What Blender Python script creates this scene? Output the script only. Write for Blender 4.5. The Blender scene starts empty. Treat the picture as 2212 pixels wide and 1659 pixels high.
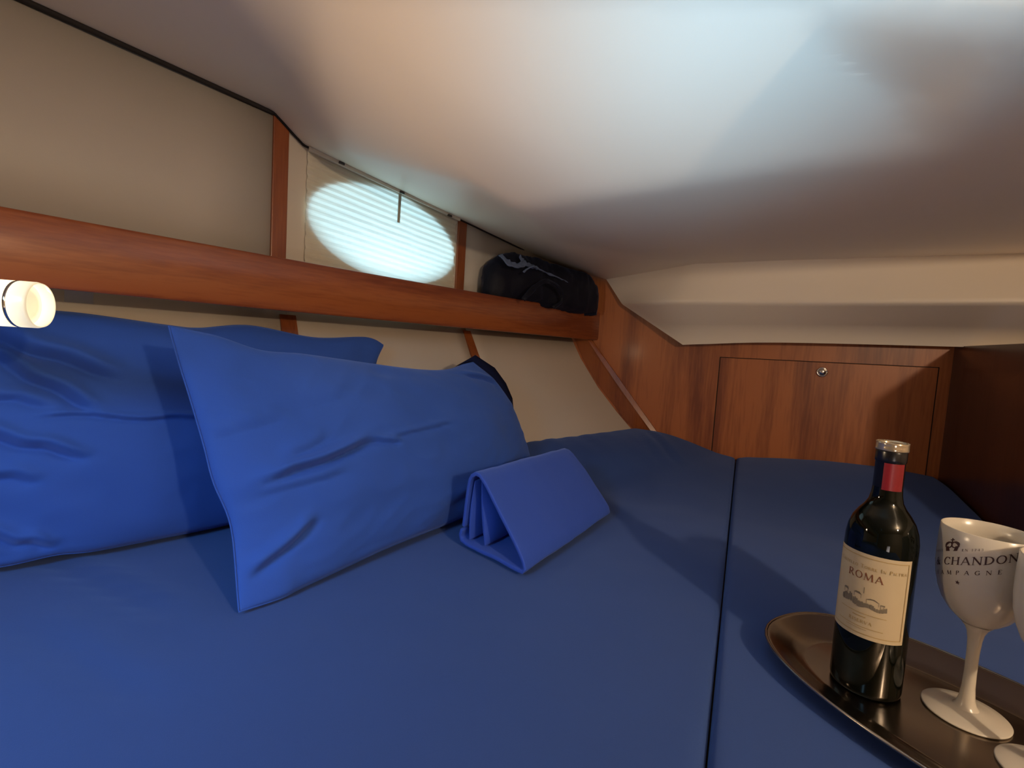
import bpy, bmesh, math, random
from mathutils import Vector, Matrix, noise

random.seed(4)
S = bpy.context.scene
COL = S.collection
ZC = 1.10                       # height of the lens above the cabin sole; all numbers below are measured from the lens

# ------------------------------------------------------------------ camera
cam_d = bpy.data.cameras.new('camera')
cam = bpy.data.objects.new('camera', cam_d)
COL.objects.link(cam)
cam_d.sensor_width = 36.0
cam_d.lens = 36.0 * 1076.0 / 2212.0
cam_d.clip_start = 0.01
ROLL, PITCH = math.radians(3.5), math.radians(-4.3)
fwd = Vector((0, math.cos(PITCH), math.sin(PITCH)))
up0 = Vector((0, -math.sin(PITCH), math.cos(PITCH)))
rt0 = Vector((1, 0, 0))
cup = math.cos(ROLL) * up0 - math.sin(ROLL) * rt0
crt = math.cos(ROLL) * rt0 + math.sin(ROLL) * up0
M = Matrix((crt, cup, -fwd)).transposed().to_4x4()
M.translation = Vector((0, 0, ZC))
cam.matrix_world = M
S.camera = cam

# ------------------------------------------------------------------ world, lights, exposure
S.view_settings.view_transform = 'Standard'
S.view_settings.look = 'None'
S.view_settings.gamma = 1.0
S.view_settings.use_curve_mapping = False
S.view_settings.exposure = 0.30

W = bpy.data.worlds.new('world')
S.world = W
W.use_nodes = True
W.node_tree.nodes['Background'].inputs[0].default_value = (0.55, 0.75, 1.0, 1)
W.node_tree.nodes['Background'].inputs[1].default_value = 0.10


def area(name, loc, target, size, energy, color, size_y=None, spread=180):
    d = bpy.data.lights.new(name, 'AREA')
    d.energy = energy
    d.color = color
    d.size = size
    if size_y:
        d.shape = 'RECTANGLE'
        d.size_y = size_y
    d.spread = math.radians(spread)
    o = bpy.data.objects.new(name, d)
    COL.objects.link(o)
    o.location = Vector(loc) + Vector((0, 0, ZC))
    o.rotation_euler = (Vector(target) - Vector(loc)).to_track_quat('-Z', 'Y').to_euler()
    return o


def point(name, loc, energy, color, radius):
    d = bpy.data.lights.new(name, 'POINT')
    d.energy = energy
    d.color = color
    d.shadow_soft_size = radius
    o = bpy.data.objects.new(name, d)
    COL.objects.link(o)
    o.location = Vector(loc) + Vector((0, 0, ZC))
    return o


# warm lamp under the deckhead behind the photographer
point('cabin_lamp_light', (0.80, -0.55, 0.34), 27.0, (1.0, 0.77, 0.53), 0.025)
# two unseen fills behind the camera, added to brighten the deckhead
area('deckhead_fill', (0.05, -0.95, -0.45), (0.10, 0.66, 0.44), 0.25, 0.45, (1.0, 0.88, 0.84), 0.25, 58)
area('deckhead_blue_fill', (0.10, -0.95, -0.45), (0.22, 0.64, 0.44), 0.20, 0.74, (0.25, 0.64, 1.0), 0.20, 23)
# unseen blue fill, added to deepen the blue on the left of the bunk
area('bunk_blue_fill', (-0.72, -0.55, 0.45), (-0.50, 0.50, -0.40), 0.35, 3.0, (0.28, 0.62, 1.0), 0.35, 60)
# daylight on the outside of the oval portlight in the hull
area('portlight_daylight', (-0.55, 1.57, 0.12), (-0.37, 1.40, 0.26), 0.5, 4.2, (0.60, 0.90, 1.0), 0.22)


# ------------------------------------------------------------------ materials
def newmat(name):
    m = bpy.data.materials.new(name)
    m.use_nodes = True
    nt = m.node_tree
    return m, nt, nt.nodes['Principled BSDF']


def simple(name, col, rough=0.5, metal=0.0, spec=0.5, bump=None, var=0.0, scale=30, coat=0.0):
    m, nt, b = newmat(name)
    b.inputs['Base Color'].default_value = (*col, 1)
    b.inputs['Roughness'].default_value = rough
    b.inputs['Metallic'].default_value = metal
    b.inputs['Specular IOR Level'].default_value = spec
    b.inputs['Coat Weight'].default_value = coat
    tc = nt.nodes.new('ShaderNodeTexCoord')
    n = nt.nodes.new('ShaderNodeTexNoise')
    n.inputs['Scale'].default_value = scale
    n.inputs['Detail'].default_value = 4
    nt.links.new(tc.outputs['Object'], n.inputs['Vector'])
    if var:
        mx = nt.nodes.new('ShaderNodeMix')
        mx.data_type = 'RGBA'
        mx.inputs['A'].default_value = (*[c * (1 - var) for c in col], 1)
        mx.inputs['B'].default_value = (*[min(1, c * (1 + var)) for c in col], 1)
        nt.links.new(n.outputs['Fac'], mx.inputs['Factor'])
        nt.links.new(mx.outputs['Result'], b.inputs['Base Color'])
    if bump:
        n2 = nt.nodes.new('ShaderNodeTexNoise')
        n2.inputs['Scale'].default_value = bump[0]
        n2.inputs['Detail'].default_value = 3
        nt.links.new(tc.outputs['Object'], n2.inputs['Vector'])
        bp = nt.nodes.new('ShaderNodeBump')
        bp.inputs['Strength'].default_value = bump[1]
        bp.inputs['Distance'].default_value = bump[2]
        nt.links.new(n2.outputs['Fac'], bp.inputs['Height'])
        nt.links.new(bp.outputs['Normal'], b.inputs['Normal'])
    return m


def fabric(name, col, rough=0.85, sheen=0.3, weave=900):
    m, nt, b = newmat(name)
    tc = nt.nodes.new('ShaderNodeTexCoord')
    n = nt.nodes.new('ShaderNodeTexNoise')
    n.inputs['Scale'].default_value = 7
    n.inputs['Detail'].default_value = 5
    f = nt.nodes.new('ShaderNodeTexNoise')
    f.inputs['Scale'].default_value = weave
    f.inputs['Detail'].default_value = 2
    mx = nt.nodes.new('ShaderNodeMix')
    mx.data_type = 'RGBA'
    mx.inputs['A'].default_value = (*[c * 0.9 for c in col], 1)
    mx.inputs['B'].default_value = (*[c * 1.1 for c in col], 1)
    ad = nt.nodes.new('ShaderNodeMath')
    ad.operation = 'MULTIPLY_ADD'
    ad.inputs[1].default_value = 0.6
    nt.links.new(tc.outputs['Object'], n.inputs['Vector'])
    nt.links.new(tc.outputs['Object'], f.inputs['Vector'])
    nt.links.new(f.outputs['Fac'], ad.inputs[0])
    mul = nt.nodes.new('ShaderNodeMath')
    mul.operation = 'MULTIPLY'
    mul.inputs[1].default_value = 0.4
    nt.links.new(n.outputs['Fac'], mul.inputs[0])
    nt.links.new(mul.outputs[0], ad.inputs[2])
    nt.links.new(ad.outputs[0], mx.inputs['Factor'])
    nt.links.new(mx.outputs['Result'], b.inputs['Base Color'])
    b.inputs['Roughness'].default_value = rough
    b.inputs['Specular IOR Level'].default_value = 0.15
    b.inputs['Sheen Weight'].default_value = sheen
    b.inputs['Sheen Roughness'].default_value = 0.5
    b.inputs['Sheen Tint'].default_value = (0.35, 0.5, 1, 1)
    bp = nt.nodes.new('ShaderNodeBump')
    bp.inputs['Strength'].default_value = 0.25
    bp.inputs['Distance'].default_value = 0.0006
    nt.links.new(f.outputs['Fac'], bp.inputs['Height'])
    nt.links.new(bp.outputs['Normal'], b.inputs['Normal'])
    return m


def wood(name, dark, light, axis, freq=26, rough=0.28, coat=0.35):
    """varnished mahogany; axis = grain direction (unit vector, object space)"""
    m, nt, b = newmat(name)
    tc = nt.nodes.new('ShaderNodeTexCoord')
    a = Vector(axis).normalized()
    mp = nt.nodes.new('ShaderNodeMapping')
    mp.vector_type = 'TEXTURE'
    mp.inputs['Rotation'].default_value = Vector((0, 0, 1)).rotation_difference(a).to_euler()
    mp.inputs['Scale'].default_value = (1, 1, 14)
    nt.links.new(tc.outputs['Object'], mp.inputs['Vector'])
    n1 = nt.nodes.new('ShaderNodeTexNoise')
    n1.inputs['Scale'].default_value = freq * 0.45
    n1.inputs['Detail'].default_value = 3
    n1.inputs['Distortion'].default_value = 0.3
    n2 = nt.nodes.new('ShaderNodeTexNoise')
    n2.inputs['Scale'].default_value = freq * 7
    n2.inputs['Detail'].default_value = 4
    for n in (n1, n2):
        nt.links.new(mp.outputs['Vector'], n.inputs['Vector'])
    ad = nt.nodes.new('ShaderNodeMath')
    ad.operation = 'MULTIPLY_ADD'
    ad.inputs[1].default_value = 0.3
    nt.links.new(n2.outputs['Fac'], ad.inputs[0])
    ml = nt.nodes.new('ShaderNodeMath')
    ml.operation = 'MULTIPLY'
    ml.inputs[1].default_value = 0.75
    nt.links.new(n1.outputs['Fac'], ml.inputs[0])
    nt.links.new(ml.outputs[0], ad.inputs[2])
    cr = nt.nodes.new('ShaderNodeValToRGB')
    cr.color_ramp.elements[0].position = 0.42
    cr.color_ramp.elements[0].color = (*dark, 1)
    cr.color_ramp.elements[1].position = 0.62
    cr.color_ramp.elements[1].color = (*light, 1)
    nt.links.new(ad.outputs[0], cr.inputs['Fac'])
    nt.links.new(cr.outputs['Color'], b.inputs['Base Color'])
    b.inputs['Roughness'].default_value = rough
    b.inputs['Coat Weight'].default_value = coat
    b.inputs['Coat Roughness'].default_value = 0.15
    bp = nt.nodes.new('ShaderNodeBump')
    bp.inputs['Strength'].default_value = 0.08
    bp.inputs['Distance'].default_value = 0.0005
    nt.links.new(n2.outputs['Fac'], bp.inputs['Height'])
    nt.links.new(bp.outputs['Normal'], b.inputs['Normal'])
    return m


WD = Vector((math.cos(math.radians(-25)), math.sin(math.radians(-25)), 0))     # along the aft bulkhead
WN = Vector((math.sin(math.radians(-25)), -math.cos(math.radians(-25)), 0))    # its face, towards the cabin
HD = Vector((0.66, 0.75, 0)).normalized()                                      # along the hull side

M_ceil = simple('headliner_gelcoat', (0.80, 0.70, 0.58), 0.42, spec=0.45, var=0.03, scale=3, bump=(260, 0.06, 0.0006))
M_panel = simple('cream_vinyl', (0.56, 0.48, 0.39), 0.5, spec=0.4, var=0.04, scale=4, bump=(500, 0.15, 0.0006))
M_panel_shade = simple('shaded_cream_vinyl', (0.47, 0.42, 0.365), 0.5, spec=0.4, var=0.05, scale=4, bump=(500, 0.15, 0.0006))  # cream vinyl greyed: dimness of the upper lining put into its colour
M_woodH = wood('mahogany_fiddle', (0.18, 0.038, 0.011), (0.33, 0.092, 0.026), HD)
M_woodV = wood('mahogany_bulkhead', (0.20, 0.048, 0.012), (0.42, 0.128, 0.034), (0, 0, 1), freq=20, rough=0.42, coat=0.06)
M_woodT = wood('mahogany_strip', (0.20, 0.048, 0.013), (0.32, 0.092, 0.025), (0, 0, 1))
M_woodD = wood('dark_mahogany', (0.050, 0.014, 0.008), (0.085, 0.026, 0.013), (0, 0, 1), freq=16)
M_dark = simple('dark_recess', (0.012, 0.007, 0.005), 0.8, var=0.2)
M_blue = fabric('royal_blue_cotton', (0.033, 0.090, 0.37))
M_towel = fabric('blue_satin_cotton', (0.034, 0.080, 0.40), rough=0.6)
M_sheet = fabric('blue_sheet', (0.031, 0.066, 0.215))
M_navy = fabric('navy_hem', (0.004, 0.007, 0.035), sheen=0.0)
M_bag = fabric('dark_navy_nylon', (0.006, 0.006, 0.012), rough=0.55, sheen=0.1)
M_baglin = fabric('grey_blue_lining', (0.10, 0.13, 0.22), rough=0.6, sheen=0.1)
M_steel = simple('brushed_steel', (0.33, 0.28, 0.235), 0.20, metal=1.0, var=0.05, bump=(90, 0.05, 0.0005))
M_chrome = simple('chrome', (0.75, 0.72, 0.68), 0.10, metal=1.0, var=0.02)
M_bottle = simple('black_green_glass', (0.002, 0.003, 0.0015), 0.04, spec=0.32, var=0.1)
M_red = simple('red_foil', (0.20, 0.008, 0.012), 0.35, var=0.1)
M_blackfoil = simple('black_foil', (0.006, 0.005, 0.006), 0.25, var=0.1)
M_lip = simple('pale_glass_lip', (0.55, 0.45, 0.32), 0.12, metal=0.7, var=0.05)
M_label = simple('cream_paper', (0.50, 0.405, 0.26), 0.7, var=0.03, bump=(900, 0.1, 0.0003))
M_ink = simple('brown_ink', (0.045, 0.028, 0.016), 0.7, var=0.1)
M_inkred = simple('russet_ink', (0.20, 0.065, 0.025), 0.7, var=0.1)
M_inkgrey = simple('grey_engraving_ink', (0.17, 0.14, 0.10), 0.8, var=0.3, scale=900)
M_inkgold = simple('gold_ink', (0.36, 0.24, 0.08), 0.6, var=0.1)
M_white = simple('white_acrylic', (0.56, 0.51, 0.43), 0.22, spec=0.5, var=0.01)
M_print = simple('dark_brown_print', (0.050, 0.018, 0.016), 0.5, var=0.1)
M_rail = simple('blind_rail_plastic', (0.62, 0.54, 0.43), 0.5, var=0.03)
M_hook = simple('dark_hook', (0.05, 0.035, 0.025), 0.5, var=0.1)


def blind_mat():
    m, nt, b = newmat('pleated_blind_fabric')
    nt.nodes.remove(b)
    out = nt.nodes['Material Output']
    d = nt.nodes.new('ShaderNodeBsdfDiffuse')
    t = nt.nodes.new('ShaderNodeBsdfTranslucent')
    tc = nt.nodes.new('ShaderNodeTexCoord')
    n = nt.nodes.new('ShaderNodeTexNoise')
    n.inputs['Scale'].default_value = 60
    n.inputs['Detail'].default_value = 6
    cr = nt.nodes.new('ShaderNodeValToRGB')
    cr.color_ramp.elements[0].color = (0.74, 0.64, 0.50, 1)
    cr.color_ramp.elements[1].color = (0.86, 0.76, 0.61, 1)
    nt.links.new(tc.outputs['Object'], n.inputs['Vector'])
    nt.links.new(n.outputs['Fac'], cr.inputs['Fac'])
    nt.links.new(cr.outputs['Color'], d.inputs['Color'])
    t.inputs['Color'].default_value = (0.80, 0.86, 0.84, 1)
    mx = nt.nodes.new('ShaderNodeMixShader')
    mx.inputs[0].default_value = 0.40
    nt.links.new(d.outputs[0], mx.inputs[1])
    nt.links.new(t.outputs[0], mx.inputs[2])
    nt.links.new(mx.outputs[0], out.inputs['Surface'])
    return m


def glass_mat(name, tint=(0.92, 0.97, 1.0), refl=0.08):
    m, nt, b = newmat(name)
    nt.nodes.remove(b)
    out = nt.nodes['Material Output']
    t = nt.nodes.new('ShaderNodeBsdfTransparent')
    t.inputs[0].default_value = (*tint, 1)
    g = nt.nodes.new('ShaderNodeBsdfGlossy')
    g.inputs['Roughness'].default_value = 0.05
    mx = nt.nodes.new('ShaderNodeMixShader')
    mx.inputs[0].default_value = refl
    nt.links.new(t.outputs[0], mx.inputs[1])
    nt.links.new(g.outputs[0], mx.inputs[2])
    nt.links.new(mx.outputs[0], out.inputs['Surface'])
    return m


def glow(name, col, strength):
    m, nt, b = newmat(name)
    b.inputs['Base Color'].default_value = (0.8, 0.75, 0.6, 1)
    b.inputs['Roughness'].default_value = 0.3
    b.inputs['Emission Color'].default_value = (*col, 1)
    b.inputs['Emission Strength'].default_value = strength
    return m


M_blind = blind_mat()
M_glass = glass_mat('portlight_glass')
M_clear = glass_mat('clear_glass_rim', (0.95, 0.9, 0.75), 0.25)
M_lampglow = glow('lit_frosted_glass', (1.0, 0.84, 0.54), 1.0)
_nt = M_lampglow.node_tree
_tc = _nt.nodes.new('ShaderNodeTexCoord')
_sx = _nt.nodes.new('ShaderNodeSeparateXYZ')
_mr = _nt.nodes.new('ShaderNodeMapRange')          # the bulb sits deep in the tube: brighter there
_mr.inputs['From Min'].default_value = -0.02
_mr.inputs['From Max'].default_value = 0.06
_mr.inputs['To Min'].default_value = 2.6
_mr.inputs['To Max'].default_value = 0.36
_nt.links.new(_tc.outputs['Object'], _sx.inputs[0])
_nt.links.new(_sx.outputs['X'], _mr.inputs['Value'])
_nt.links.new(_mr.outputs[0], _nt.nodes['Principled BSDF'].inputs['Emission Strength'])
M_lampcore = glow('lit_bulb', (1.0, 0.88, 0.62), 14.0)


# ------------------------------------------------------------------ builders
def V3(p):
    return Vector((p[0], p[1], p[2] + ZC))


def mk(name, verts, faces, mat, parent=None, smooth=True, origin=None, local=False):
    """one mesh object; verts are in lens coordinates (local=False) or in the parent's own space"""
    vs = [Vector(v) if local else V3(v) for v in verts]
    if origin is None:
        if parent is not None and not local:
            o = parent.location.copy()
        elif local:
            o = Vector((0, 0, 0))
        else:
            xs = [v.x for v in vs]
            ys = [v.y for v in vs]
            o = Vector(((min(xs) + max(xs)) / 2, (min(ys) + max(ys)) / 2, min(v.z for v in vs)))
    else:
        o = V3(origin)
    me = bpy.data.meshes.new(name)
    me.from_pydata([tuple(v - o) for v in vs], [], faces)
    me.validate()
    me.update()
    if smooth:
        me.polygons.foreach_set('use_smooth', [True] * len(me.polygons))
    me.materials.append(mat)
    ob = bpy.data.objects.new(name, me)
    COL.objects.link(ob)
    if parent is None:
        ob.location = o
    else:
        ob.parent = parent
        ob.location = (0, 0, 0)
    return ob


def empty(name, loc):
    e = bpy.data.objects.new(name, None)
    e.empty_display_size = 0.05
    COL.objects.link(e)
    e.location = V3(loc)
    return e


def tag(o, label=None, cat=None, group=None, kind=None):
    if label:
        o['label'] = label
    if cat:
        o['category'] = cat
    if group:
        o['group'] = group
    if kind:
        o['kind'] = kind
    return o


def fixn(ob):
    bm = bmesh.new()
    bm.from_mesh(ob.data)
    bmesh.ops.recalc_face_normals(bm, faces=bm.faces)
    bm.to_mesh(ob.data)
    bm.free()
    return ob


def bevel(ob, w, seg=2, ang=30):
    m = ob.modifiers.new('bevel', 'BEVEL')
    m.width = w
    m.segments = seg
    m.limit_method = 'ANGLE'
    m.angle_limit = math.radians(ang)
    return ob


def grid_faces(nu, nv, off=0, flip=False, wrap=False):
    f = []
    for i in range(nu - 1):
        for j in range(nv if wrap else nv - 1):
            j2 = (j + 1) % nv
            q = (off + i * nv + j, off + (i + 1) * nv + j, off + (i + 1) * nv + j2, off + i * nv + j2)
            f.append(q[::-1] if flip else q)
    return f


def slab(name, quad, thick, mat, parent=None, direction=None, bev=0.0, smooth=False):
    """a plate: polygon quad, extruded by thick along direction (default: face normal)"""
    q = [Vector(p) for p in quad]
    n = direction or (q[1] - q[0]).cross(q[2] - q[1]).normalized()
    n = Vector(n).normalized()
    b = [p + n * thick for p in q]
    k = len(q)
    faces = [tuple(range(k))[::-1], tuple(range(k, 2 * k))] + [(i, (i + 1) % k, k + (i + 1) % k, k + i) for i in range(k)]
    o = mk(name, q + b, faces, mat, parent, smooth)
    fixn(o)
    if bev:
        bevel(o, bev)
    return o


def lathe(name, prof, mat, parent, seg=64, centre=(0, 0, 0)):
    """profile of (r, z) revolved about the parent's own axis"""
    vs, rows = [], len(prof)
    for r, z in prof:
        for k in range(seg):
            a = 2 * math.pi * k / seg
            vs.append((centre[0] + r * math.cos(a), centre[1] + r * math.sin(a), centre[2] + z))
    fs = []
    for i in range(rows - 1):
        for k in range(seg):
            k2 = (k + 1) % seg
            fs.append((i * seg + k, i * seg + k2, (i + 1) * seg + k2, (i + 1) * seg + k))
    o = mk(name, vs, fs, mat, parent, True, local=True)
    bm = bmesh.new()
    bm.from_mesh(o.data)
    bmesh.ops.remove_doubles(bm, verts=bm.verts, dist=1e-6)
    bmesh.ops.recalc_face_normals(bm, faces=bm.faces)
    bm.to_mesh(o.data)
    bm.free()
    o.data.polygons.foreach_set('use_smooth', [True] * len(o.data.polygons))
    return o


def tube(name, pts, r, mat, parent=None, seg=10, local=False, cap=True):
    P = [Vector(p) for p in pts]
    vs = []
    for i, p in enumerate(P):
        t = (P[min(i + 1, len(P) - 1)] - P[max(i - 1, 0)]).normalized()
        a = t.cross(Vector((0, 0, 1)))
        if a.length < 1e-4:
            a = t.cross(Vector((1, 0, 0)))
        a.normalize()
        b = a.cross(t)
        rr = r[i] if isinstance(r, (list, tuple)) else r
        for k in range(seg):
            an = 2 * math.pi * k / seg
            vs.append(p + (a * math.cos(an) + b * math.sin(an)) * rr)
    fs = grid_faces(len(P), seg, wrap=True)
    if cap:
        fs += [tuple(range(seg)), tuple(range((len(P) - 1) * seg, len(P) * seg))[::-1]]
    o = mk(name, vs, fs, mat, parent, True, local=local)
    return fixn(o)


def sm(t):
    t = max(0.0, min(1.0, t))
    return t * t * (3 - 2 * t)


def lerp(a, b, t):
    return a + (b - a) * t


def interp(tab, x):
    if x <= tab[0][0]:
        return tab[0][1]
    for (x0, y0), (x1, y1) in zip(tab, tab[1:]):
        if x <= x1:
            return y0 + (y1 - y0) * (x - x0) / (x1 - x0)
    return tab[-1][1]


# ------------------------------------------------------------------ the shell: plan of the hull side
def cx(y):                       # plan curve of the shelf front (x at a station y)
    return 0.09195917 * y * y + 0.59298463 * y - 1.22727949


OFF = -0.15                      # the hull lining stands this far outboard of the shelf front


def wall_pt(y, z, off=OFF):
    return Vector((cx(y) + off, y, z))


PROF = [(0.0, 0.041), (0.048, -0.032), (0.130, -0.144), (0.211, -0.232), (0.300, -0.319), (0.375, -0.385)]   # inboard flare of the lower lining


def flare(y):
    return interp([(-1, 0), (0.95, 0.0), (1.19, 0.33), (1.6, 0.70), (2.06, 1.0), (2.3, 1.1)], y)


def hull_pt(y, k):
    d, z = PROF[k]
    p = wall_pt(y, z) + WD * d * flare(y)
    return p


YW = 2.075                       # station where the hull lining meets the bulkhead
P0 = Vector((0.824, 1.779, -0.345))


def w_at_x(x):                   # point on the bulkhead face at a given x
    t = (x - P0.x) / WD.x
    return Vector((x, P0.y + WD.y * t, 0))


# wall_left: cream lining panels, above the shelf and below it
wall_l = tag(empty('wall_left', (-0.60, 1.0, -0.4)), kind='structure', label='cream vinyl lined hull side with mahogany strips')


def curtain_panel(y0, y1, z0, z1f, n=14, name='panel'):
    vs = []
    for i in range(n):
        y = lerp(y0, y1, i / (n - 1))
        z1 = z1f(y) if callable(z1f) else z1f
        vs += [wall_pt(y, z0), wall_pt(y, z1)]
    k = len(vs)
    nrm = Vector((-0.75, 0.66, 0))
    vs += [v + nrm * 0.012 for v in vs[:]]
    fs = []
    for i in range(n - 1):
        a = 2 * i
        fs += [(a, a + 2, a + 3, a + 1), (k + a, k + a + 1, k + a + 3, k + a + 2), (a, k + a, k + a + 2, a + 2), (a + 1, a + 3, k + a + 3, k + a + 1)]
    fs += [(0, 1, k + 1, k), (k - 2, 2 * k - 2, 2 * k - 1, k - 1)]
    return fixn(mk(name, vs, fs, M_panel_shade, wall_l))


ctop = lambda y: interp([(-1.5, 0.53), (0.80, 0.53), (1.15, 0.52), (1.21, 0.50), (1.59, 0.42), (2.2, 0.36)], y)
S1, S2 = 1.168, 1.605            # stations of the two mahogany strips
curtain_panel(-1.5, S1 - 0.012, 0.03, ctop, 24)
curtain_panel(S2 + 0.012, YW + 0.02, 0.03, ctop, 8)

# the panel round the portlight, with its oval opening
OVC, OVY, OVZ = 1.400, 0.178, 0.116
OVZC = 0.276


def ring_panel():
    n = 72
    y0, y1, z0 = S1 + 0.010, S2 - 0.010, 0.03
    vs, fs = [], []
    for layer in (0, 1):
        for k in range(n):
            a = 2 * math.pi * k / n
            ca, sa = math.cos(a), math.sin(a)
            yi, zi = OVC + OVY * ca, OVZC + OVZ * sa - 0.08 * OVY * ca
            t = 10
            if ca > 1e-6:
                t = min(t, (y1 - OVC) / ca)
            if ca < -1e-6:
                t = min(t, (y0 - OVC) / ca)
            if sa < -1e-6:
                t = min(t, (z0 - OVZC) / sa)
            if sa > 1e-6:
                t = min(t, (0.46 - OVZC) / sa)
            yo, zo = OVC + ca * t, OVZC + sa * t
            sh = Vector((-0.75, 0.66, 0)) * 0.03 * layer
            vs += [wall_pt(yi, zi) + sh, wall_pt(yo, zo) + sh]
    for layer in (0, 1):
        for k in range(n):
            a, b = 2 * (layer * n + k), 2 * (layer * n + (k + 1) % n)
            fs.append((a, a + 1, b + 1, b))
    for k in range(n):
        a, b = 2 * k, 2 * ((k + 1) % n)
        fs.append((a, b, b + 2 * n, a + 2 * n))
        fs.append((a + 1, b + 1, b + 1 + 2 * n, a + 1 + 2 * n))
    return fixn(mk('panel', vs, fs, M_panel, wall_l, smooth=False))


ring_panel()


def hull_panel(y0, y1, n=12):
    vs = []
    for i in range(n):
        y = lerp(y0, y1, i / (n - 1))
        for k in range(len(PROF)):
            p = hull_pt(y, k)
            if k == 0:
                p = p + Vector((0, 0, 0.012))
            vs.append(p)
    m = len(vs)
    vs += [v + Vector((-0.66, 0.62, -0.25)).normalized() * 0.012 for v in vs[:]]
    nk = len(PROF)
    fs = grid_faces(n, nk) + grid_faces(n, nk, m, True)
    for i in range(n - 1):
        a = i * nk
        fs += [(a, a + nk, m + a + nk, m + a), (a + nk - 1, m + a + nk - 1, m + a + 2 * nk - 1, a + 2 * nk - 1)]
    for k in range(nk - 1):
        fs += [(k, m + k, m + k + 1, k + 1), ((n - 1) * nk + k, (n - 1) * nk + k + 1, m + (n - 1) * nk + k + 1, m + (n - 1) * nk + k)]
    return fixn(mk('panel', vs, fs, M_panel, wall_l))


hull_panel(-1.5, S1 + 0.018, 20)
hull_panel(S1 + 0.022, S2 + 0.028)
hull_panel(S2 + 0.032, YW + 0.02)


# mahogany cover strips over the panel joints
def strip_upper(y, w, name):
    f = Vector((0.75, -0.66, 0)) * 0.006
    q = [wall_pt(y - w / 2, 0.068) + f, wall_pt(y + w / 2, 0.068) + f, wall_pt(y + w / 2, 0.50) + f, wall_pt(y - w / 2, 0.50) + f]
    return tag(slab(name, q, 0.010, M_woodT, direction=Vector((-0.75, 0.66, 0)), bev=0.002), kind='structure')


def strip_lower(y, w, name):
    vs = []
    nk = len(PROF)
    inn = Vector((0.70, -0.62, 0.2)).normalized()
    for s in (-1, 1):
        for h in (0.006, -0.006):
            for k in range(nk):
                vs.append(hull_pt(y + s * w / 2, k) + inn * h)
    fs = []
    for a, b in ((0, 1), (1, 3), (3, 2), (2, 0)):
        for k in range(nk - 1):
            fs.append((a * nk + k, a * nk + k + 1, b * nk + k + 1, b * nk + k))
    fs += [(0, nk, 3 * nk, 2 * nk), (nk - 1, 2 * nk - 1, 4 * nk - 1, 3 * nk - 1)]
    return tag(fixn(mk(name, vs, fs, M_woodT, smooth=False)), kind='structure')


strip_upper(S1, 0.028, 'trim_1')
strip_upper(S2, 0.026, 'trim_2')
strip_lower(S1 + 0.02, 0.030, 'trim_3')
strip_lower(S2 + 0.03, 0.024, 'trim_4')

# ------------------------------------------------------------------ aft bulkhead (wall_back), locker door, corner trim
wb = [w_at_x(0.10), w_at_x(1.352), w_at_x(1.352), w_at_x(0.10)]
for p, z in zip(wb, (-0.6, -0.6, 0.42, 0.42)):
    p.z = z
wall_b = tag(slab('wall_back', wb, 0.018, M_woodV, direction=-WN), kind='structure', label='varnished mahogany aft bulkhead')

DX0, DX1, DZ0, DZ1 = 0.750, 1.316, -0.50, 0.006
gap = 0.0025


def wall_quad(x0, x1, z0, z1, off, tilt=0.0):
    a, b = w_at_x(x0) + WN * off, w_at_x(x1) + WN * off
    return [Vector((a.x, a.y, z0)), Vector((b.x, b.y, z0)), Vector((b.x, b.y, z1 + tilt)), Vector((a.x, a.y, z1))]


# dark reveal around the leaf, then the leaf itself
reveal = slab('reveal', wall_quad(DX0 - gap, DX1 + gap, DZ0, DZ1 + gap, 0.0006, 0.008), 0.001, M_dark, direction=-WN)
door = tag(empty('door_1', tuple(w_at_x((DX0 + DX1) / 2) + Vector((0, 0, DZ0)))), kind='structure',
           label='mahogany locker door with a chrome push button in the aft bulkhead')
for v in reveal.data.vertices:
    v.co += reveal.location - door.location
reveal.parent = door
reveal.location = (0, 0, 0)
slab('door_panel', wall_quad(DX0, DX1, DZ0, DZ1, 0.0030, 0.008), 0.003, M_woodV, door, direction=-WN, bev=0.001)
# push button: rosette, collar and button, turned about the bulkhead normal
kc = Vector((1.038, 1.679, -0.022)) + WN * 0.004


def turned(name, prof, mat, parent, c, axis, seg=32):
    q = Vector((0, 0, 1)).rotation_difference(Vector(axis).normalized())
    vs, fs = [], []
    for r, z in prof:
        for k in range(seg):
            a = 2 * math.pi * k / seg
            vs.append(Vector(c) + q @ Vector((r * math.cos(a), r * math.sin(a), z)))
    fs = grid_faces(len(prof), seg, wrap=True) + [tuple(range(seg)), tuple(range((len(prof) - 1) * seg, len(prof) * seg))]
    return fixn(mk(name, vs, fs, mat, parent))


kn = turned('push_button', [(0.0165, 0), (0.0165, 0.003), (0.015, 0.005), (0.0125, 0.005), (0.0115, 0.003)], M_chrome, door, kc, WN)
tag(kn, 'round chrome push button lock')
b2 = turned('button_cap', [(0.0105, 0.0), (0.0105, 0.007), (0.009, 0.009), (0.004, 0.0105)], M_chrome, door, kc, WN)

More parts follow.
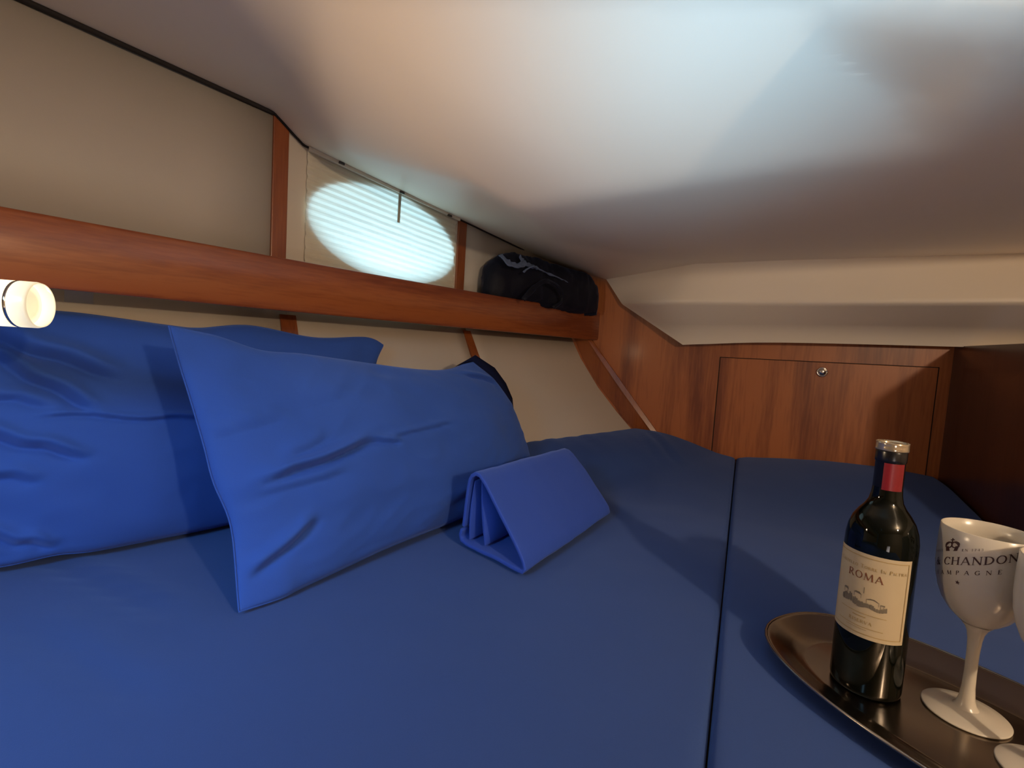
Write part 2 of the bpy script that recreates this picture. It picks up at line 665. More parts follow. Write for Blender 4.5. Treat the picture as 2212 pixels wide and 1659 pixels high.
# diagonal mahogany moulding where the lining meets the bulkhead
mv = [(0.243, 0.060), (0.287, -0.032), (0.361, -0.144), (0.435, -0.232), (0.512, -0.319), (0.58, -0.385)]
vs, fs = [], []
for i, (x, z) in enumerate(mv):
    xr = 0.313 + (0.045 - z) * 0.247 / 0.325
    wdt = (xr - x) / WD.x
    p = w_at_x(x)
    for o, t in ((-0.004, 0.000), (-0.004, 0.004), (wdt * 0.70, 0.015), (wdt * 0.78, 0.018), (wdt, 0.012), (wdt, 0.0)):
        q = p + WD * o + WN * t
        vs.append(Vector((q.x, q.y, z)))
nk = 6
fs = grid_faces(len(mv), nk, wrap=True)
tag(fixn(mk('trim_5', vs, fs, M_woodT, smooth=False)), kind='structure')

# dark side panel on the right of the bulkhead, coming forward
ra, rb = w_at_x(1.346), Vector((1.02, 0.72, 0))
q = [ra.copy(), rb.copy(), rb.copy(), ra.copy()]
for p, z in zip(q, (-0.6, -0.6, 0.080, 0.082)):
    p.z = z
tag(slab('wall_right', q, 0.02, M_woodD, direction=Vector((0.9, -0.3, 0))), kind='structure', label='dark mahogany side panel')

# sole and the walls behind the photographer
tag(slab('floor', [(-2.0, -1.7, -1.1), (1.9, -1.7, -1.1), (1.9, 2.3, -1.1), (-2.0, 2.3, -1.1)], 0.02, M_woodD, direction=Vector((0, 0, -1))), kind='structure')
tag(slab('wall_front', [(-2.0, -1.65, -1.1), (1.9, -1.65, -1.1), (1.9, -1.65, 0.52), (-2.0, -1.65, 0.52)], 0.02, M_panel, direction=Vector((0, -1, 0))), kind='structure')
tag(slab('wall_starboard', [(1.75, -1.65, -1.1), (1.75, 1.4, -1.1), (1.75, 1.4, 0.52), (1.75, -1.65, 0.52)], 0.02, M_panel, direction=Vector((1, 0, 0))), kind='structure')

# ------------------------------------------------------------------ moulded headliner
CV = {
    'w00': (-1.95, -1.65, 0.505), 'w0': (cx(0.3) + OFF, 0.3, 0.505), 'wm': (cx(0.82) + OFF, 0.82, 0.505), 'w1': (-0.571, 1.155, 0.489), 'w2': (-0.527, 1.207, 0.443),
    'w3': (-0.206, 1.586, 0.389), 'w3b': (-0.04, 1.770, 0.359), 'w4': (0.175, 2.06, 0.328),
'k0': (-0.328, 0.765, 0.487), 'k1': (0.20, -0.10, 0.487), 'k2': (0.75, -1.65, 0.487),
    'g1': (-0.402, 1.110, 0.402), 'g2': (-0.123, 1.105, 0.348), 'g3': (0.103, 1.510, 0.321), 'g4': (0.345, 1.985, 0.285),
    'r1': (-0.010, 1.165, 0.311), 'r2': (0.157, 1.026, 0.310), 'r3': (0.423, 0.834, 0.314), 'r4': (0.590, 0.734, 0.310),
    'e1': (0.481, 0.663, 0.353), 'e2': (0.391, 0.632, 0.3805), 'e3': (0.327, 0.588, 0.4065), 'e4': (0.80, -0.1, 0.46),
    'f1': (0.540, 0.650, 0.310), 'f2': (0.440, 0.468, 0.310), 'f3': (1.2, -0.2, 0.40), 'f4': (1.75, -1.65, 0.46), 'f5': (1.75, 0.9, 0.315),
    'c2': (0.586, 1.696, 0.3125), 'c3': (0.812, 1.545, 0.3125), 'c4': (1.273, 1.287, 0.3125), 'c5': (1.75, 0.99, 0.3125),
    'd1': (0.405, 1.940, 0.188), 'd2': (0.521, 1.703, 0.183), 'd3': (0.825, 1.543, 0.183), 'd4': (1.225, 1.223, 0.183), 'd5': (1.75, 0.83, 0.183),
    'b1': (0.609, 1.813, 0.0435), 'b2': (0.908, 1.673, 0.0685), 'b3': (1.243, 1.517, 0.0765), 'b4': (1.443, 1.423, 0.0825), 'b5': (1.80, 1.20, 0.09),
}
# heights of the beam's left end, against the bulkhead
CF = [
    ('w00', 'k2', 'k1', 'w0'), ('w0', 'k1', 'k0', 'wm'), ('wm', 'k0', 'w1'),
    ('w1', 'k0', 'g1', 'w2'), ('k0', 'g2', 'g1'), ('k0', 'r2', 'r1'), ('k0', 'r1', 'g2'),
    ('k0', 'k1', 'e3'), ('k0', 'e3', 'e2'), ('k0', 'e2', 'e1'), ('k0', 'e1', 'r4'), ('k0', 'r4', 'r3'), ('k0', 'r3', 'r2'),
    ('k1', 'e4', 'e3'), ('k1', 'k2', 'e4'),
    ('w2', 'g1', 'g2', 'w3'), ('w3', 'g2', 'g3', 'w3b'), ('w3b', 'g3', 'g4', 'w4'),
    ('g2', 'r1', 'g3'), ('g3', 'r1', 'c2', 'g4'), ('r1', 'r2', 'c2'), ('r2', 'r3', 'c3', 'c2'), ('r3', 'r4', 'c3'), ('r4', 'c4', 'c3'),
    ('r4', 'f5', 'c4'), ('f5', 'c5', 'c4'), ('r4', 'f1', 'f5'), ('f1', 'f2', 'f5'), ('f2', 'f3', 'f5'), ('f3', 'f4', 'f5'),
    ('r4', 'e1', 'f1'), ('e1', 'e2', 'f2', 'f1'), ('e2', 'e3', 'f2'), ('e3', 'e4', 'f3', 'f2'), ('e4', 'k2', 'f4', 'f3'),
]
names = [k for k in CV if k[0] not in 'db']
ceil = mk('ceiling', [CV[n] for n in names], [tuple(names.index(a) for a in f) for f in CF], M_ceil, origin=(0, 0, 0))
bm = bmesh.new()
bm.from_mesh(ceil.data)
bmesh.ops.recalc_face_normals(bm, faces=bm.faces)
if sum(f.normal.z for f in bm.faces) > 0:
    bmesh.ops.reverse_faces(bm, faces=bm.faces)
bmesh.ops.triangulate(bm, faces=bm.faces)
for it in range(9):
    lim = 0.028
    long_e = [e for e in bm.edges if e.calc_length() > (lim if max(v.co.y for v in e.verts) > 0.25 else 0.12)]
    if not long_e:
        break
    bmesh.ops.subdivide_edges(bm, edges=long_e, cuts=1)
    bmesh.ops.triangulate(bm, faces=[f for f in bm.faces if len(f.verts) > 3])
inner = [v for v in bm.verts if not v.is_boundary]
beam = set()
for it in range(4):
    bmesh.ops.smooth_vert(bm, verts=[v for v in inner if v not in beam], factor=0.5, use_axis_x=True, use_axis_y=True, use_axis_z=True)
for it in range(2):
    bmesh.ops.smooth_vert(bm, verts=inner, factor=0.5, use_axis_x=True, use_axis_y=True, use_axis_z=True)
bmesh.ops.recalc_face_normals(bm, faces=bm.faces)


def along_pts(keys, n, smooth):
    """stations along the beam, the same number on every span"""
    P = [Vector(k) for k in keys]
    out = []
    for i in range(len(P) - 1):
        p0, p1, p2, p3 = P[max(i - 1, 0)], P[i], P[i + 1], P[min(i + 2, len(P) - 1)]
        for k in range(n):
            t = k / n
            if smooth:
                out.append(0.5 * ((2 * p1) + (p2 - p0) * t + (2 * p0 - 5 * p1 + 4 * p2 - p3) * t * t + (3 * p1 - p0 - 3 * p2 + p3) * t ** 3))
            else:
                out.append(p1.lerp(p2, t))
    return out + [P[-1]]


# the low beam: upright face, then a face sloping back to the bulkhead
crow = along_pts([CV[k] for k in ('g4', 'c2', 'c3', 'c4', 'c5')], 10, False)
drow = along_pts([CV[k] for k in ('d1', 'd2', 'd3', 'd4', 'd5')], 10, True)
brow = along_pts([CV['b1'], (0.675, 1.783, 0.050), CV['b2'], CV['b4'], CV['b5']], 10, True)
rows = [crow, [a.lerp(b, 0.45) for a, b in zip(crow, drow)], [a.lerp(b, 0.90) for a, b in zip(crow, drow)], [a.lerp(b, 0.97) for a, b in zip(crow, drow)],
        [d + (b - d) * 0.02 for d, b in zip(drow, brow)], [d + (b - d) * 0.08 for d, b in zip(drow, brow)], [d + (b - d) * 0.5 for d, b in zip(drow, brow)], brow,
        [b - WN * 0.004 + Vector((0, 0, 0.006)) for b in brow], [b - WN * 0.06 + Vector((0, 0, 0.010)) for b in brow]]
bv = [[bm.verts.new(p) for p in r] for r in rows]
for i in range(len(rows) - 1):
    for j in range(len(crow) - 1):
        f = bm.faces.new((bv[i][j], bv[i][j + 1], bv[i + 1][j + 1], bv[i + 1][j]))
        f.normal_update()
        if f.normal.dot(Vector((-0.4, -0.8, -0.5))) < 0:
            f.normal_flip()
bm.to_mesh(ceil.data)
bm.free()
ceil.data.polygons.foreach_set('use_smooth', [True] * len(ceil.data.polygons))
tag(ceil, kind='structure', label='moulded cream headliner with a low beam across the aft end')

# dark strip drawn for the shadow gap between the lining and the headliner
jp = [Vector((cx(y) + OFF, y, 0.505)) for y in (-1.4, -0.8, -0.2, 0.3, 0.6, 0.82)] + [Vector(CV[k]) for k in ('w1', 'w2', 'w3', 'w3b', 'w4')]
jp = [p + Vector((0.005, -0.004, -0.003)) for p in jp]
tag(tube('shadow_gap_strip', jp, [0.0055] * 6 + [0.005, 0.003, 0.003, 0.003, 0.003], M_dark, seg=8), kind='structure', label='dark strip painted for the shadow gap along the headliner')

# ------------------------------------------------------------------ portlight and its blind
win = tag(empty('window_1', tuple(wall_pt(OVC, OVZC - OVZ))), kind='structure', label='oval portlight glowing with daylight behind the blind')


def oval_ring(name, mat, ro, ri, off0, off1):
    n = 64
    vs, fs = [], []
    for off in (off0, off1):
        for k in range(n):
            a = 2 * math.pi * k / n
            for s in (ro, ri):
                y = OVC + (OVY + s) * math.cos(a)
                z = OVZC + (OVZ + s) * math.sin(a) - 0.08 * OVY * math.cos(a)
                vs.append(wall_pt(y, z) + Vector((-0.75, 0.66, 0)) * off)
    for k in range(n):
        a, b = 2 * k, 2 * ((k + 1) % n)
        m = 2 * n
        fs += [(a, a + 1, b + 1, b), (m + a, m + b, m + b + 1, m + a + 1), (a, b, m + b, m + a), (a + 1, m + a + 1, m + b + 1, b + 1)]
    return fixn(mk(name, vs, fs, mat, win))


oval_ring('window_frame', M_chrome, 0.012, 0.0, 0.031, 0.042)
n = 48
vs = [wall_pt(OVC + (OVY + 0.005) * math.cos(2 * math.pi * k / n), OVZC + (OVZ + 0.005) * math.sin(2 * math.pi * k / n) - 0.08 * OVY * math.cos(2 * math.pi * k / n)) + Vector((-0.75, 0.66, 0)) * 0.036 for k in range(n)]
mk('pane', vs, [tuple(range(n))], M_glass, win, smooth=False)

blind = tag(empty('pleated_blind', tuple(wall_pt(1.395, 0.09, -0.135))), 'cream pleated blind drawn over the oval portlight above the shelf', 'blind')
BY0, BY1 = 1.212, 1.574
btop = lambda y: interp([(BY0, 0.436), (BY1, 0.385)], y) - 0.004
nu, nv = 40, 90
vs, fs = [], []
for i in range(nu):
    u = i / (nu - 1)
    for j in range(nv):
        v = j / (nv - 1)
        y = lerp(BY0, BY1, u)
        z = lerp(0.10, btop(y), v)
        ph = (z + 0.13 * (y - 1.4)) / 0.0165
        tri = abs((ph % 1.0) - 0.5) * 2
        dep = 0.0030 * tri + 0.0016 * noise.noise(Vector((y * 14, z * 30, 1)))
        yy = y + (0.0055 * (abs(((ph * 0.5) % 1.0) - 0.5) * 2) * (1 if u > 0.5 else -0.3)) * (abs(u - 0.5) * 2) ** 12
        vs.append(wall_pt(yy, z, -0.141) + Vector((0.75, -0.66, 0)) * dep)
fs = grid_faces(nu, nv)
mk('blind_cloth', vs, fs, M_blind, blind, smooth=False)
# head rail with its three hooks and the pull tab
f1, f2 = wall_pt(BY0 - 0.004, btop(BY0) - 0.004, -0.135), wall_pt(BY1 + 0.006, btop(BY1) - 0.004, -0.135)
slab('head_rail', [f1, f2, f2 + Vector((0, 0, 0.010)), f1 + Vector((0, 0, 0.010))], 0.008, M_rail, blind, direction=Vector((0.75, -0.66, 0)), bev=0.0015)
for yy, zz in ((1.262, 0.424), (1.403, 0.403), (1.537, 0.382)):
    c = wall_pt(yy, zz, -0.118)
    hk = slab('hook', [c + HD * -0.008 + Vector((0, 0, -0.002)), c + HD * 0.008 + Vector((0, 0, -0.003)), c + HD * 0.007 + Vector((0, 0, 0.003)), c + HD * -0.007 + Vector((0, 0, 0.004))], 0.006, M_hook, blind, direction=Vector((-0.75, 0.66, 0)), bev=0.001)
c0, c1 = wall_pt(1.400, 0.399, -0.122), wall_pt(1.399, 0.320, -0.122)
tag(slab('pull_tab', [c0 - HD * 0.0045, c0 + HD * 0.0045, c1 + HD * 0.004, c1 - HD * 0.004], 0.0025, simple('pull_tab_plastic', (0.33, 0.31, 0.24), 0.5, var=0.1), blind, direction=Vector((0.75, -0.66, 0)), bev=0.001), 'grey pull tab')

# ------------------------------------------------------------------ shelf with its deep front
shelf = tag(empty('shelf', (-0.2, 1.3, 0.05)), 'mahogany shelf with a deep front rail running along the hull side', 'shelf')


def rail_sweep(name, prof, y0, y1, n, mat, parent):
    """prof: (inboard offset, z) loop carried along the plan curve"""
    vs = []
    for i in range(n):
        y = lerp(y0, y1, i / (n - 1))
        sl = 2 * 0.09195917 * y + 0.59298463
        t = Vector((sl, 1, 0)).normalized()
        nn = Vector((t.y, -t.x, 0))
        for o, z in prof:
            vs.append(Vector((cx(y), y, z)) + nn * o)
    k = len(prof)
    fs = grid_faces(n, k, wrap=True) + [tuple(range(k)), tuple(range((n - 1) * k, n * k))]
    return fixn(mk(name, vs, fs, mat, parent))


fr = rail_sweep('front_rail', [(0.0, 0.052), (0.0, 0.150), (-0.003, 0.156), (-0.016, 0.156), (-0.019, 0.152), (-0.019, 0.046), (-0.003, 0.046)], -0.6, 2.010, 60, M_woodH, shelf)
bevel(fr, 0.0015, 2, 40)
rail_sweep('shelf_board', [(-0.020, 0.052), (-0.020, 0.066), (-0.108, 0.066), (-0.108, 0.052)], -0.6, 2.03, 40, M_woodT, shelf)

# ------------------------------------------------------------------ bunk cushions
ZB = -0.40
WEDGE = [(0.40, -0.30), (0.496, -0.287), (0.553, -0.292), (0.693, -0.324), (0.782, -0.342), (0.824, -0.349), (0.858, -0.339), (0.944, -0.328), (1.044, -0.318), (1.208, -0.313), (1.355, -0.325)]


def dist_w(x, y):
    return (Vector((x, y, 0)) - Vector((P0.x, P0.y, 0))).dot(WN)


def dist_hull(x, y):
    best = 9
    for i in range(24):
        yy = 0.7 + i * 0.06
        p = hull_pt(yy, 4)
        best = min(best, math.hypot(p.x - x, p.y - y))
    return best


def bed_z(x, y):
    dw = dist_w(x, y)
    # where the ray square to the bulkhead meets it
    xw = x - WN.x * dw
    a = (interp(WEDGE, xw) - ZB) * sm(1 - dw / 0.62)
    b = 0.0
    if y > 0.8 and x < 0.75:
        b = 0.105 * sm(1 - dist_hull(x, y) / 0.30) * sm((y - 1.15) / 0.45)
    r = a + b - a * b / 0.115
    # soft creases of the stretched sheet
    w = 0.0040 * noise.noise(Vector((x * 2.2, y * 2.2, 9))) + 0.0022 * noise.noise(Vector((x * 5, y * 5, 3))) + 0.0010 * noise.noise(Vector((x * 13, y * 13, 5)))
    for (ax, ay, bx, by, wd, dp) in CREASES:
        dx, dy = bx - ax, by - ay
        L = math.hypot(dx, dy)
        t = ((x - ax) * dx + (y - ay) * dy) / L / L
        d = ((x - ax) * -dy + (y - ay) * dx) / L
        if -0.1 < t < 1.1:
            e = sm((t + 0.1) / 0.3) * sm((1.1 - t) / 0.3)
            w -= dp * e * math.exp(-(d / wd) ** 2)
            w += 0.6 * dp * e * math.exp(-((d - 2 * wd) / (1.3 * wd)) ** 2)
    return ZB + r + w


CREASES = [(-0.75, 0.80, -0.45, 0.66, 0.012, 0.006), (-0.62, 0.62, -0.36, 0.50, 0.016, 0.004), (0.52, 1.86, 0.56, 1.62, 0.012, 0.007), (0.47, 1.80, 0.50, 1.60, 0.010, 0.004)]


def seam_x(y):
    return 0.213 + (y - 0.46) * 0.4636


def cushion(name, left, right, nu, nv, parent_label):
    """left(t), right(t): plan points from the near end (t=0) to the bulkhead (t=1)"""
    R = 0.014
    vs, fs = [], []
    # denser near the seam edge and the far edge
    def warp(k, n, a):
        s = k / (n - 1)
        return s
    us = [0, 0.004, 0.01, 0.018] + [0.03 + 0.94 * k / (nu - 9) for k in range(nu - 8)] + [0.982, 0.99, 0.996, 1.0]
    ts = [k / (nv - 7) * 0.985 for k in range(nv - 6)] + [0.9885, 0.992, 0.995, 0.9975, 0.999, 1.0]
    for t in ts:
        a, b = left(t), right(t)
        wdt = (b - a).length
        for u in us:
            p = a.lerp(b, u)
            z = bed_z(p.x, p.y)
            d = min(u, 1 - u) * wdt
            dw = dist_w(p.x, p.y)
            d = min(d, max(0, dw - 0.006))
            if d < R:
                q = (R - d) / R
                z -= R * (1 - math.sqrt(max(0, 1 - q * q)))
            vs.append((p.x, p.y, z))
    NU, NV = len(us), len(ts)
    fs = grid_faces(NV, NU)
    # skirts
    loop = [j for j in range(NU)] + [i * NU + NU - 1 for i in range(1, NV)] + [(NV - 1) * NU + j for j in range(NU - 2, -1, -1)] + [i * NU for i in range(NV - 2, 0, -1)]
    base = len(vs)
    for k in loop:
        x, y, z = vs[k]
        vs.append((x, y, -0.53))
    m = len(loop)
    for i in range(m):
        fs.append((loop[i], loop[(i + 1) % m], base + (i + 1) % m, base + i))
    fs.append(tuple(range(base, base + m)))
    o = mk(name, vs, fs, M_sheet)
    fixn(o)
    return tag(o, *parent_label)


def Lc(t):
    y = lerp(-0.45, 2.03, t)
    p = hull_pt(y, 4)
    return Vector((p.x + 0.004, p.y, 0))


def seam_l(t):
    y = lerp(-0.45, 1.7715, t)
    return Vector((seam_x(y) - 0.0012, y, 0))


def seam_r(t):
    y = lerp(-0.45, 1.7700, t)
    return Vector((seam_x(y) + 0.0012, y, 0))


def Rc(t):
    y = lerp(-0.45, 1.532, t)
    x = interp([(-0.45, 0.62), (0.72, 1.01), (1.532, 1.335)], y)
    return Vector((x, y, 0))


cushion('bunk_cushion', Lc, seam_l, 110, 150, ('wide bunk cushion in blue sheet under the pillows along the hull', 'mattress', 'bunk cushions'))
cushion('bunk_cushion', seam_r, Rc, 60, 110, ('bunk cushion in blue sheet under the tray, right of the seam', 'mattress', 'bunk cushions'))
# the plywood bunk under the cushions
tag(slab('trim_6', [(-1.45, -0.45, -0.532), (0.62, -0.45, -0.532), (1.01, 0.70, -0.532), (1.33, 1.50, -0.532), (0.60, 1.85, -0.532), (-0.55, 1.05, -0.532)], 0.56, M_woodD, direction=Vector((0, 0, -1))), kind='structure', label='bunk base')


# ------------------------------------------------------------------ pillows
def sample(poly, n):
    P = [Vector(p) for p in poly]
    L = [0]
    for a, b in zip(P, P[1:]):
        L.append(L[-1] + (b - a).length)
    out = []
    for k in range(n):
        d = L[-1] * k / (n - 1)
        i = 0
        while i < len(L) - 2 and L[i + 1] < d:
            i += 1
        t = (d - L[i]) / max(1e-9, L[i + 1] - L[i])
        # Catmull-Rom through the outline
        p0, p1, p2, p3 = P[max(i - 1, 0)], P[i], P[i + 1], P[min(i + 2, len(P) - 1)]
        out.append(0.5 * ((2 * p1) + (p2 - p0) * t + (2 * p0 - 5 * p1 + 4 * p2 - p3) * t * t + (3 * p1 - p0 - 3 * p2 + p3) * t ** 3))
    return out


def pillow(name, left, bottom, right, top, nrm, tf, tb, folds, mat, label, seed=0, nu=150, nv=104, ex=0.62, group=None):
    """a stuffed case over a four-sided outline: left and right run top to bottom, bottom and top left to right"""
    Lp, Rp, Bp, Tp = sample(left, nv), sample(right, nv), sample(bottom, nu), sample(top, nu)
    nrm = Vector(nrm).normalized()
    base = []
    for i in range(nu):
        u = i / (nu - 1)
        for j in range(nv):
            v = j / (nv - 1)          # 0 = top
            p = Lp[j] * (1 - u) + Rp[j] * u + Tp[i] * (1 - v) + Bp[i] * v
            p -= Tp[0] * (1 - u) * (1 - v) + Tp[-1] * u * (1 - v) + Bp[0] * (1 - u) * v + Bp[-1] * u * v
            base.append((p, u, v))

    def bulge(u, v):
        return (max(0, 1 - (2 * u - 1) ** 2) ** ex) * (max(0, 1 - (2 * v - 1) ** 2) ** ex)

    vs = []
    for side, T in ((1, tf), (-1, tb)):
        for p, u, v in base:
            b = bulge(u, v)
            d = T * b
            e = min(1, b * 3)
            d += e * (0.007 * noise.noise(Vector((u * 4 + seed, v * 3, side))) + 0.0035 * noise.noise(Vector((u * 9 + seed, v * 8, side + 4))) - 0.0030 * abs(noise.noise(Vector((u * 11 + seed * 2, v * 9 + 3 * u, side + 8)))))
            # gathers running in from the end seams
            eu = min(u, 1 - u)
            d += 0.0035 * sm(eu / 0.03) * sm((0.22 - eu) / 0.2) * noise.noise(Vector((eu * 5 + seed, v * 16 + 2.0 * noise.noise(Vector((u * 6, v * 4, seed))), side + 12)))
            if side == 1:
                for (u0, v0, u1, v1, wd, dp) in folds:
                    dx, dy = (u1 - u0) * 1.7, v1 - v0
                    L = math.hypot(dx, dy)
                    a, c = (u - u0) * 1.7, v - v0
                    t = (a * dx + c * dy) / L / L
                    q = (-a * dy + c * dx) / L + 0.02 * noise.noise(Vector((t * 3, seed, 1)))
                    if -0.15 < t < 1.15:
                        g = sm((t + 0.15) / 0.35) * sm((1.15 - t) / 0.35)
                        d += g * dp * (-1.15 * math.exp(-abs(q) / (0.8 * wd)) + 0.95 * math.exp(-((q + 1.5 * wd) / (1.2 * wd)) ** 2))
            vs.append(p + nrm * d * side)
    m = nu * nv
    fs = grid_faces(nu, nv, 0) + grid_faces(nu, nv, m, True)
    root = empty(name, tuple((Bp[0] + Bp[-1]) / 2))
    o = mk('pillowcase', vs, fs, mat, root)
    bm = bmesh.new()
    bm.from_mesh(o.data)
    bmesh.ops.remove_doubles(bm, verts=bm.verts, dist=0.0004)
    bmesh.ops.recalc_face_normals(bm, faces=bm.faces)
    bm.to_mesh(o.data)
    bm.free()
    o.data.polygons.foreach_set('use_smooth', [True] * len(o.data.polygons))
    ss = o.modifiers.new('subdivision', 'SUBSURF')
    ss.levels = 1
    ss.render_levels = 1
    # stitched seam round the case
    loop = Tp + Rp[1:] + Bp[::-1][1:] + Lp[::-1][1:-1]
    tube('seam', loop + [loop[0]], 0.0013, mat, root, 8, cap=False)
    tag(root, label, 'pillow', group)
    return root


A_left = [(-0.519, 0.749, -0.001), (-0.498, 0.740, -0.052), (-0.475, 0.732, -0.105), (-0.447, 0.721, -0.171), (-0.426, 0.711, -0.222), (-0.403, 0.708, -0.268), (-0.391, 0.702, -0.300), (-0.378, 0.688, -0.341), (-0.368, 0.676, -0.372), (-0.361, 0.668, -0.392)]
A_bot = [(-0.361, 0.668, -0.392), (-0.324, 0.712, -0.393), (-0.309, 0.740, -0.392), (-0.283, 0.782, -0.390), (-0.254, 0.830, -0.388), (-0.216, 0.893, -0.386), (-0.170, 0.964, -0.386), (-0.103, 1.065, -0.386), (-0.032, 1.174, -0.386), (0.048, 1.299, -0.386)]
A_right = [(-0.108, 1.340, -0.049), (-0.060, 1.381, -0.089), (-0.026, 1.400, -0.131), (-0.002, 1.408, -0.166), (0.015, 1.407, -0.198), (0.033, 1.400, -0.242), (0.053, 1.394, -0.287), (0.063, 1.371, -0.334), (0.048, 1.299, -0.386)]
A_top = [(-0.519, 0.749, -0.001), (-0.506, 0.766, -0.005), (-0.478, 0.803, -0.013), (-0.435, 0.852, -0.033), (-0.396, 0.908, -0.038), (-0.345, 0.979, -0.047), (-0.277, 1.071, -0.061), (-0.205, 1.176, -0.069), (-0.160, 1.247, -0.067), (-0.131, 1.300, -0.055), (-0.108, 1.340, -0.049)]
NA = Vector((0.765, -0.499, 0.407))
pa = pillow('pillow', A_left, A_bot, A_right, A_top, NA, 0.075, 0.070,
            [(0.07, 0.60, 0.30, 0.50, 0.018, 0.016), (0.30, 0.50, 0.37, 0.53, 0.012, 0.008), (0.12, 0.53, 0.21, 0.45, 0.022, 0.005), (0.05, 0.645, 0.22, 0.61, 0.020, 0.005), (0.03, 0.90, 0.14, 0.78, 0.020, 0.012), (0.14, 0.33, 0.30, 0.28, 0.040, 0.0025), (0.36, 0.50, 0.56, 0.455, 0.012, 0.005), (0.55, 0.88, 0.9, 0.72, 0.03, 0.006), (0.02, 0.42, 0.14, 0.37, 0.026, 0.004), (0.84, 0.10, 0.96, 0.22, 0.02, 0.010)],
            M_blue, 'royal blue pillow in front, standing on the bunk beside the folded cloth', 2, group='blue pillows')
# the dark open end of the case at the far corner
hem = [(-0.131, 1.304, -0.050), (-0.108, 1.345, -0.043), (-0.058, 1.388, -0.083), (-0.024, 1.407, -0.126), (0.001, 1.415, -0.163), (0.016, 1.412, -0.200)]
vs = []
for k, p in enumerate(hem):
    p = Vector(p)
    s = math.sin(math.pi * k / (len(hem) - 1)) ** 0.6
    outd = Vector((0.45, 0.55, 0.75)).normalized()
    vs += [p - NA.normalized() * 0.004, p + outd * 0.034 * s - NA.normalized() * 0.010, p + outd * 0.028 * s - NA.normalized() * 0.030, p - NA.normalized() * 0.030]
fs = grid_faces(len(hem), 4, wrap=True)
tag(fixn(mk('hem', vs, fs, M_navy, pa)), 'dark navy open hem of the pillowcase')

B_left = [(-0.885, 0.722, -0.020), (-0.880, 0.706, -0.087), (-0.870, 0.694, -0.156), (-0.860, 0.684, -0.225), (-0.845, 0.680, -0.300), (-0.815, 0.690, -0.375)]
B_bot = [(-0.815, 0.690, -0.375), (-0.765, 0.738, -0.384), (-0.719, 0.778, -0.380), (-0.686, 0.810, -0.385), (-0.629, 0.871, -0.386), (-0.553, 0.955, -0.386), (-0.457, 1.070, -0.380), (-0.339, 1.217, -0.370)]
B_right = [(-0.346, 1.321, -0.017), (-0.356, 1.292, -0.065), (-0.351, 1.274, -0.130), (-0.339, 1.262, -0.199), (-0.331, 1.245, -0.268), (-0.339, 1.217, -0.370)]
B_top = [(-0.885, 0.722, -0.020), (-0.826, 0.801, 0.006), (-0.771, 0.864, 0.012), (-0.674, 0.966, 0.000), (-0.637, 1.007, -0.002), (-0.573, 1.081, 0.010), (-0.474, 1.184, -0.008), (-0.383, 1.287, 0.000), (-0.346, 1.321, -0.017)]
pillow('pillow', B_left, B_bot, B_right, B_top, (0.719, -0.652, 0.242), 0.078, 0.022,
       [(0.06, 0.08, 0.30, 0.30, 0.028, 0.020), (0.09, 0.16, 0.27, 0.44, 0.024, 0.016), (0.20, 0.46, 0.50, 0.475, 0.010, 0.009), (0.08, 0.48, 0.25, 0.62, 0.020, 0.016), (0.06, 0.60, 0.18, 0.70, 0.02, 0.010), (0.08, 0.85, 0.18, 0.95, 0.02, 0.012), (0.06, 0.30, 0.2, 0.42, 0.02, 0.010)],
       M_blue, 'royal blue pillow leaning on the hull behind the front pillow, under the lamp', 7, group='blue pillows')


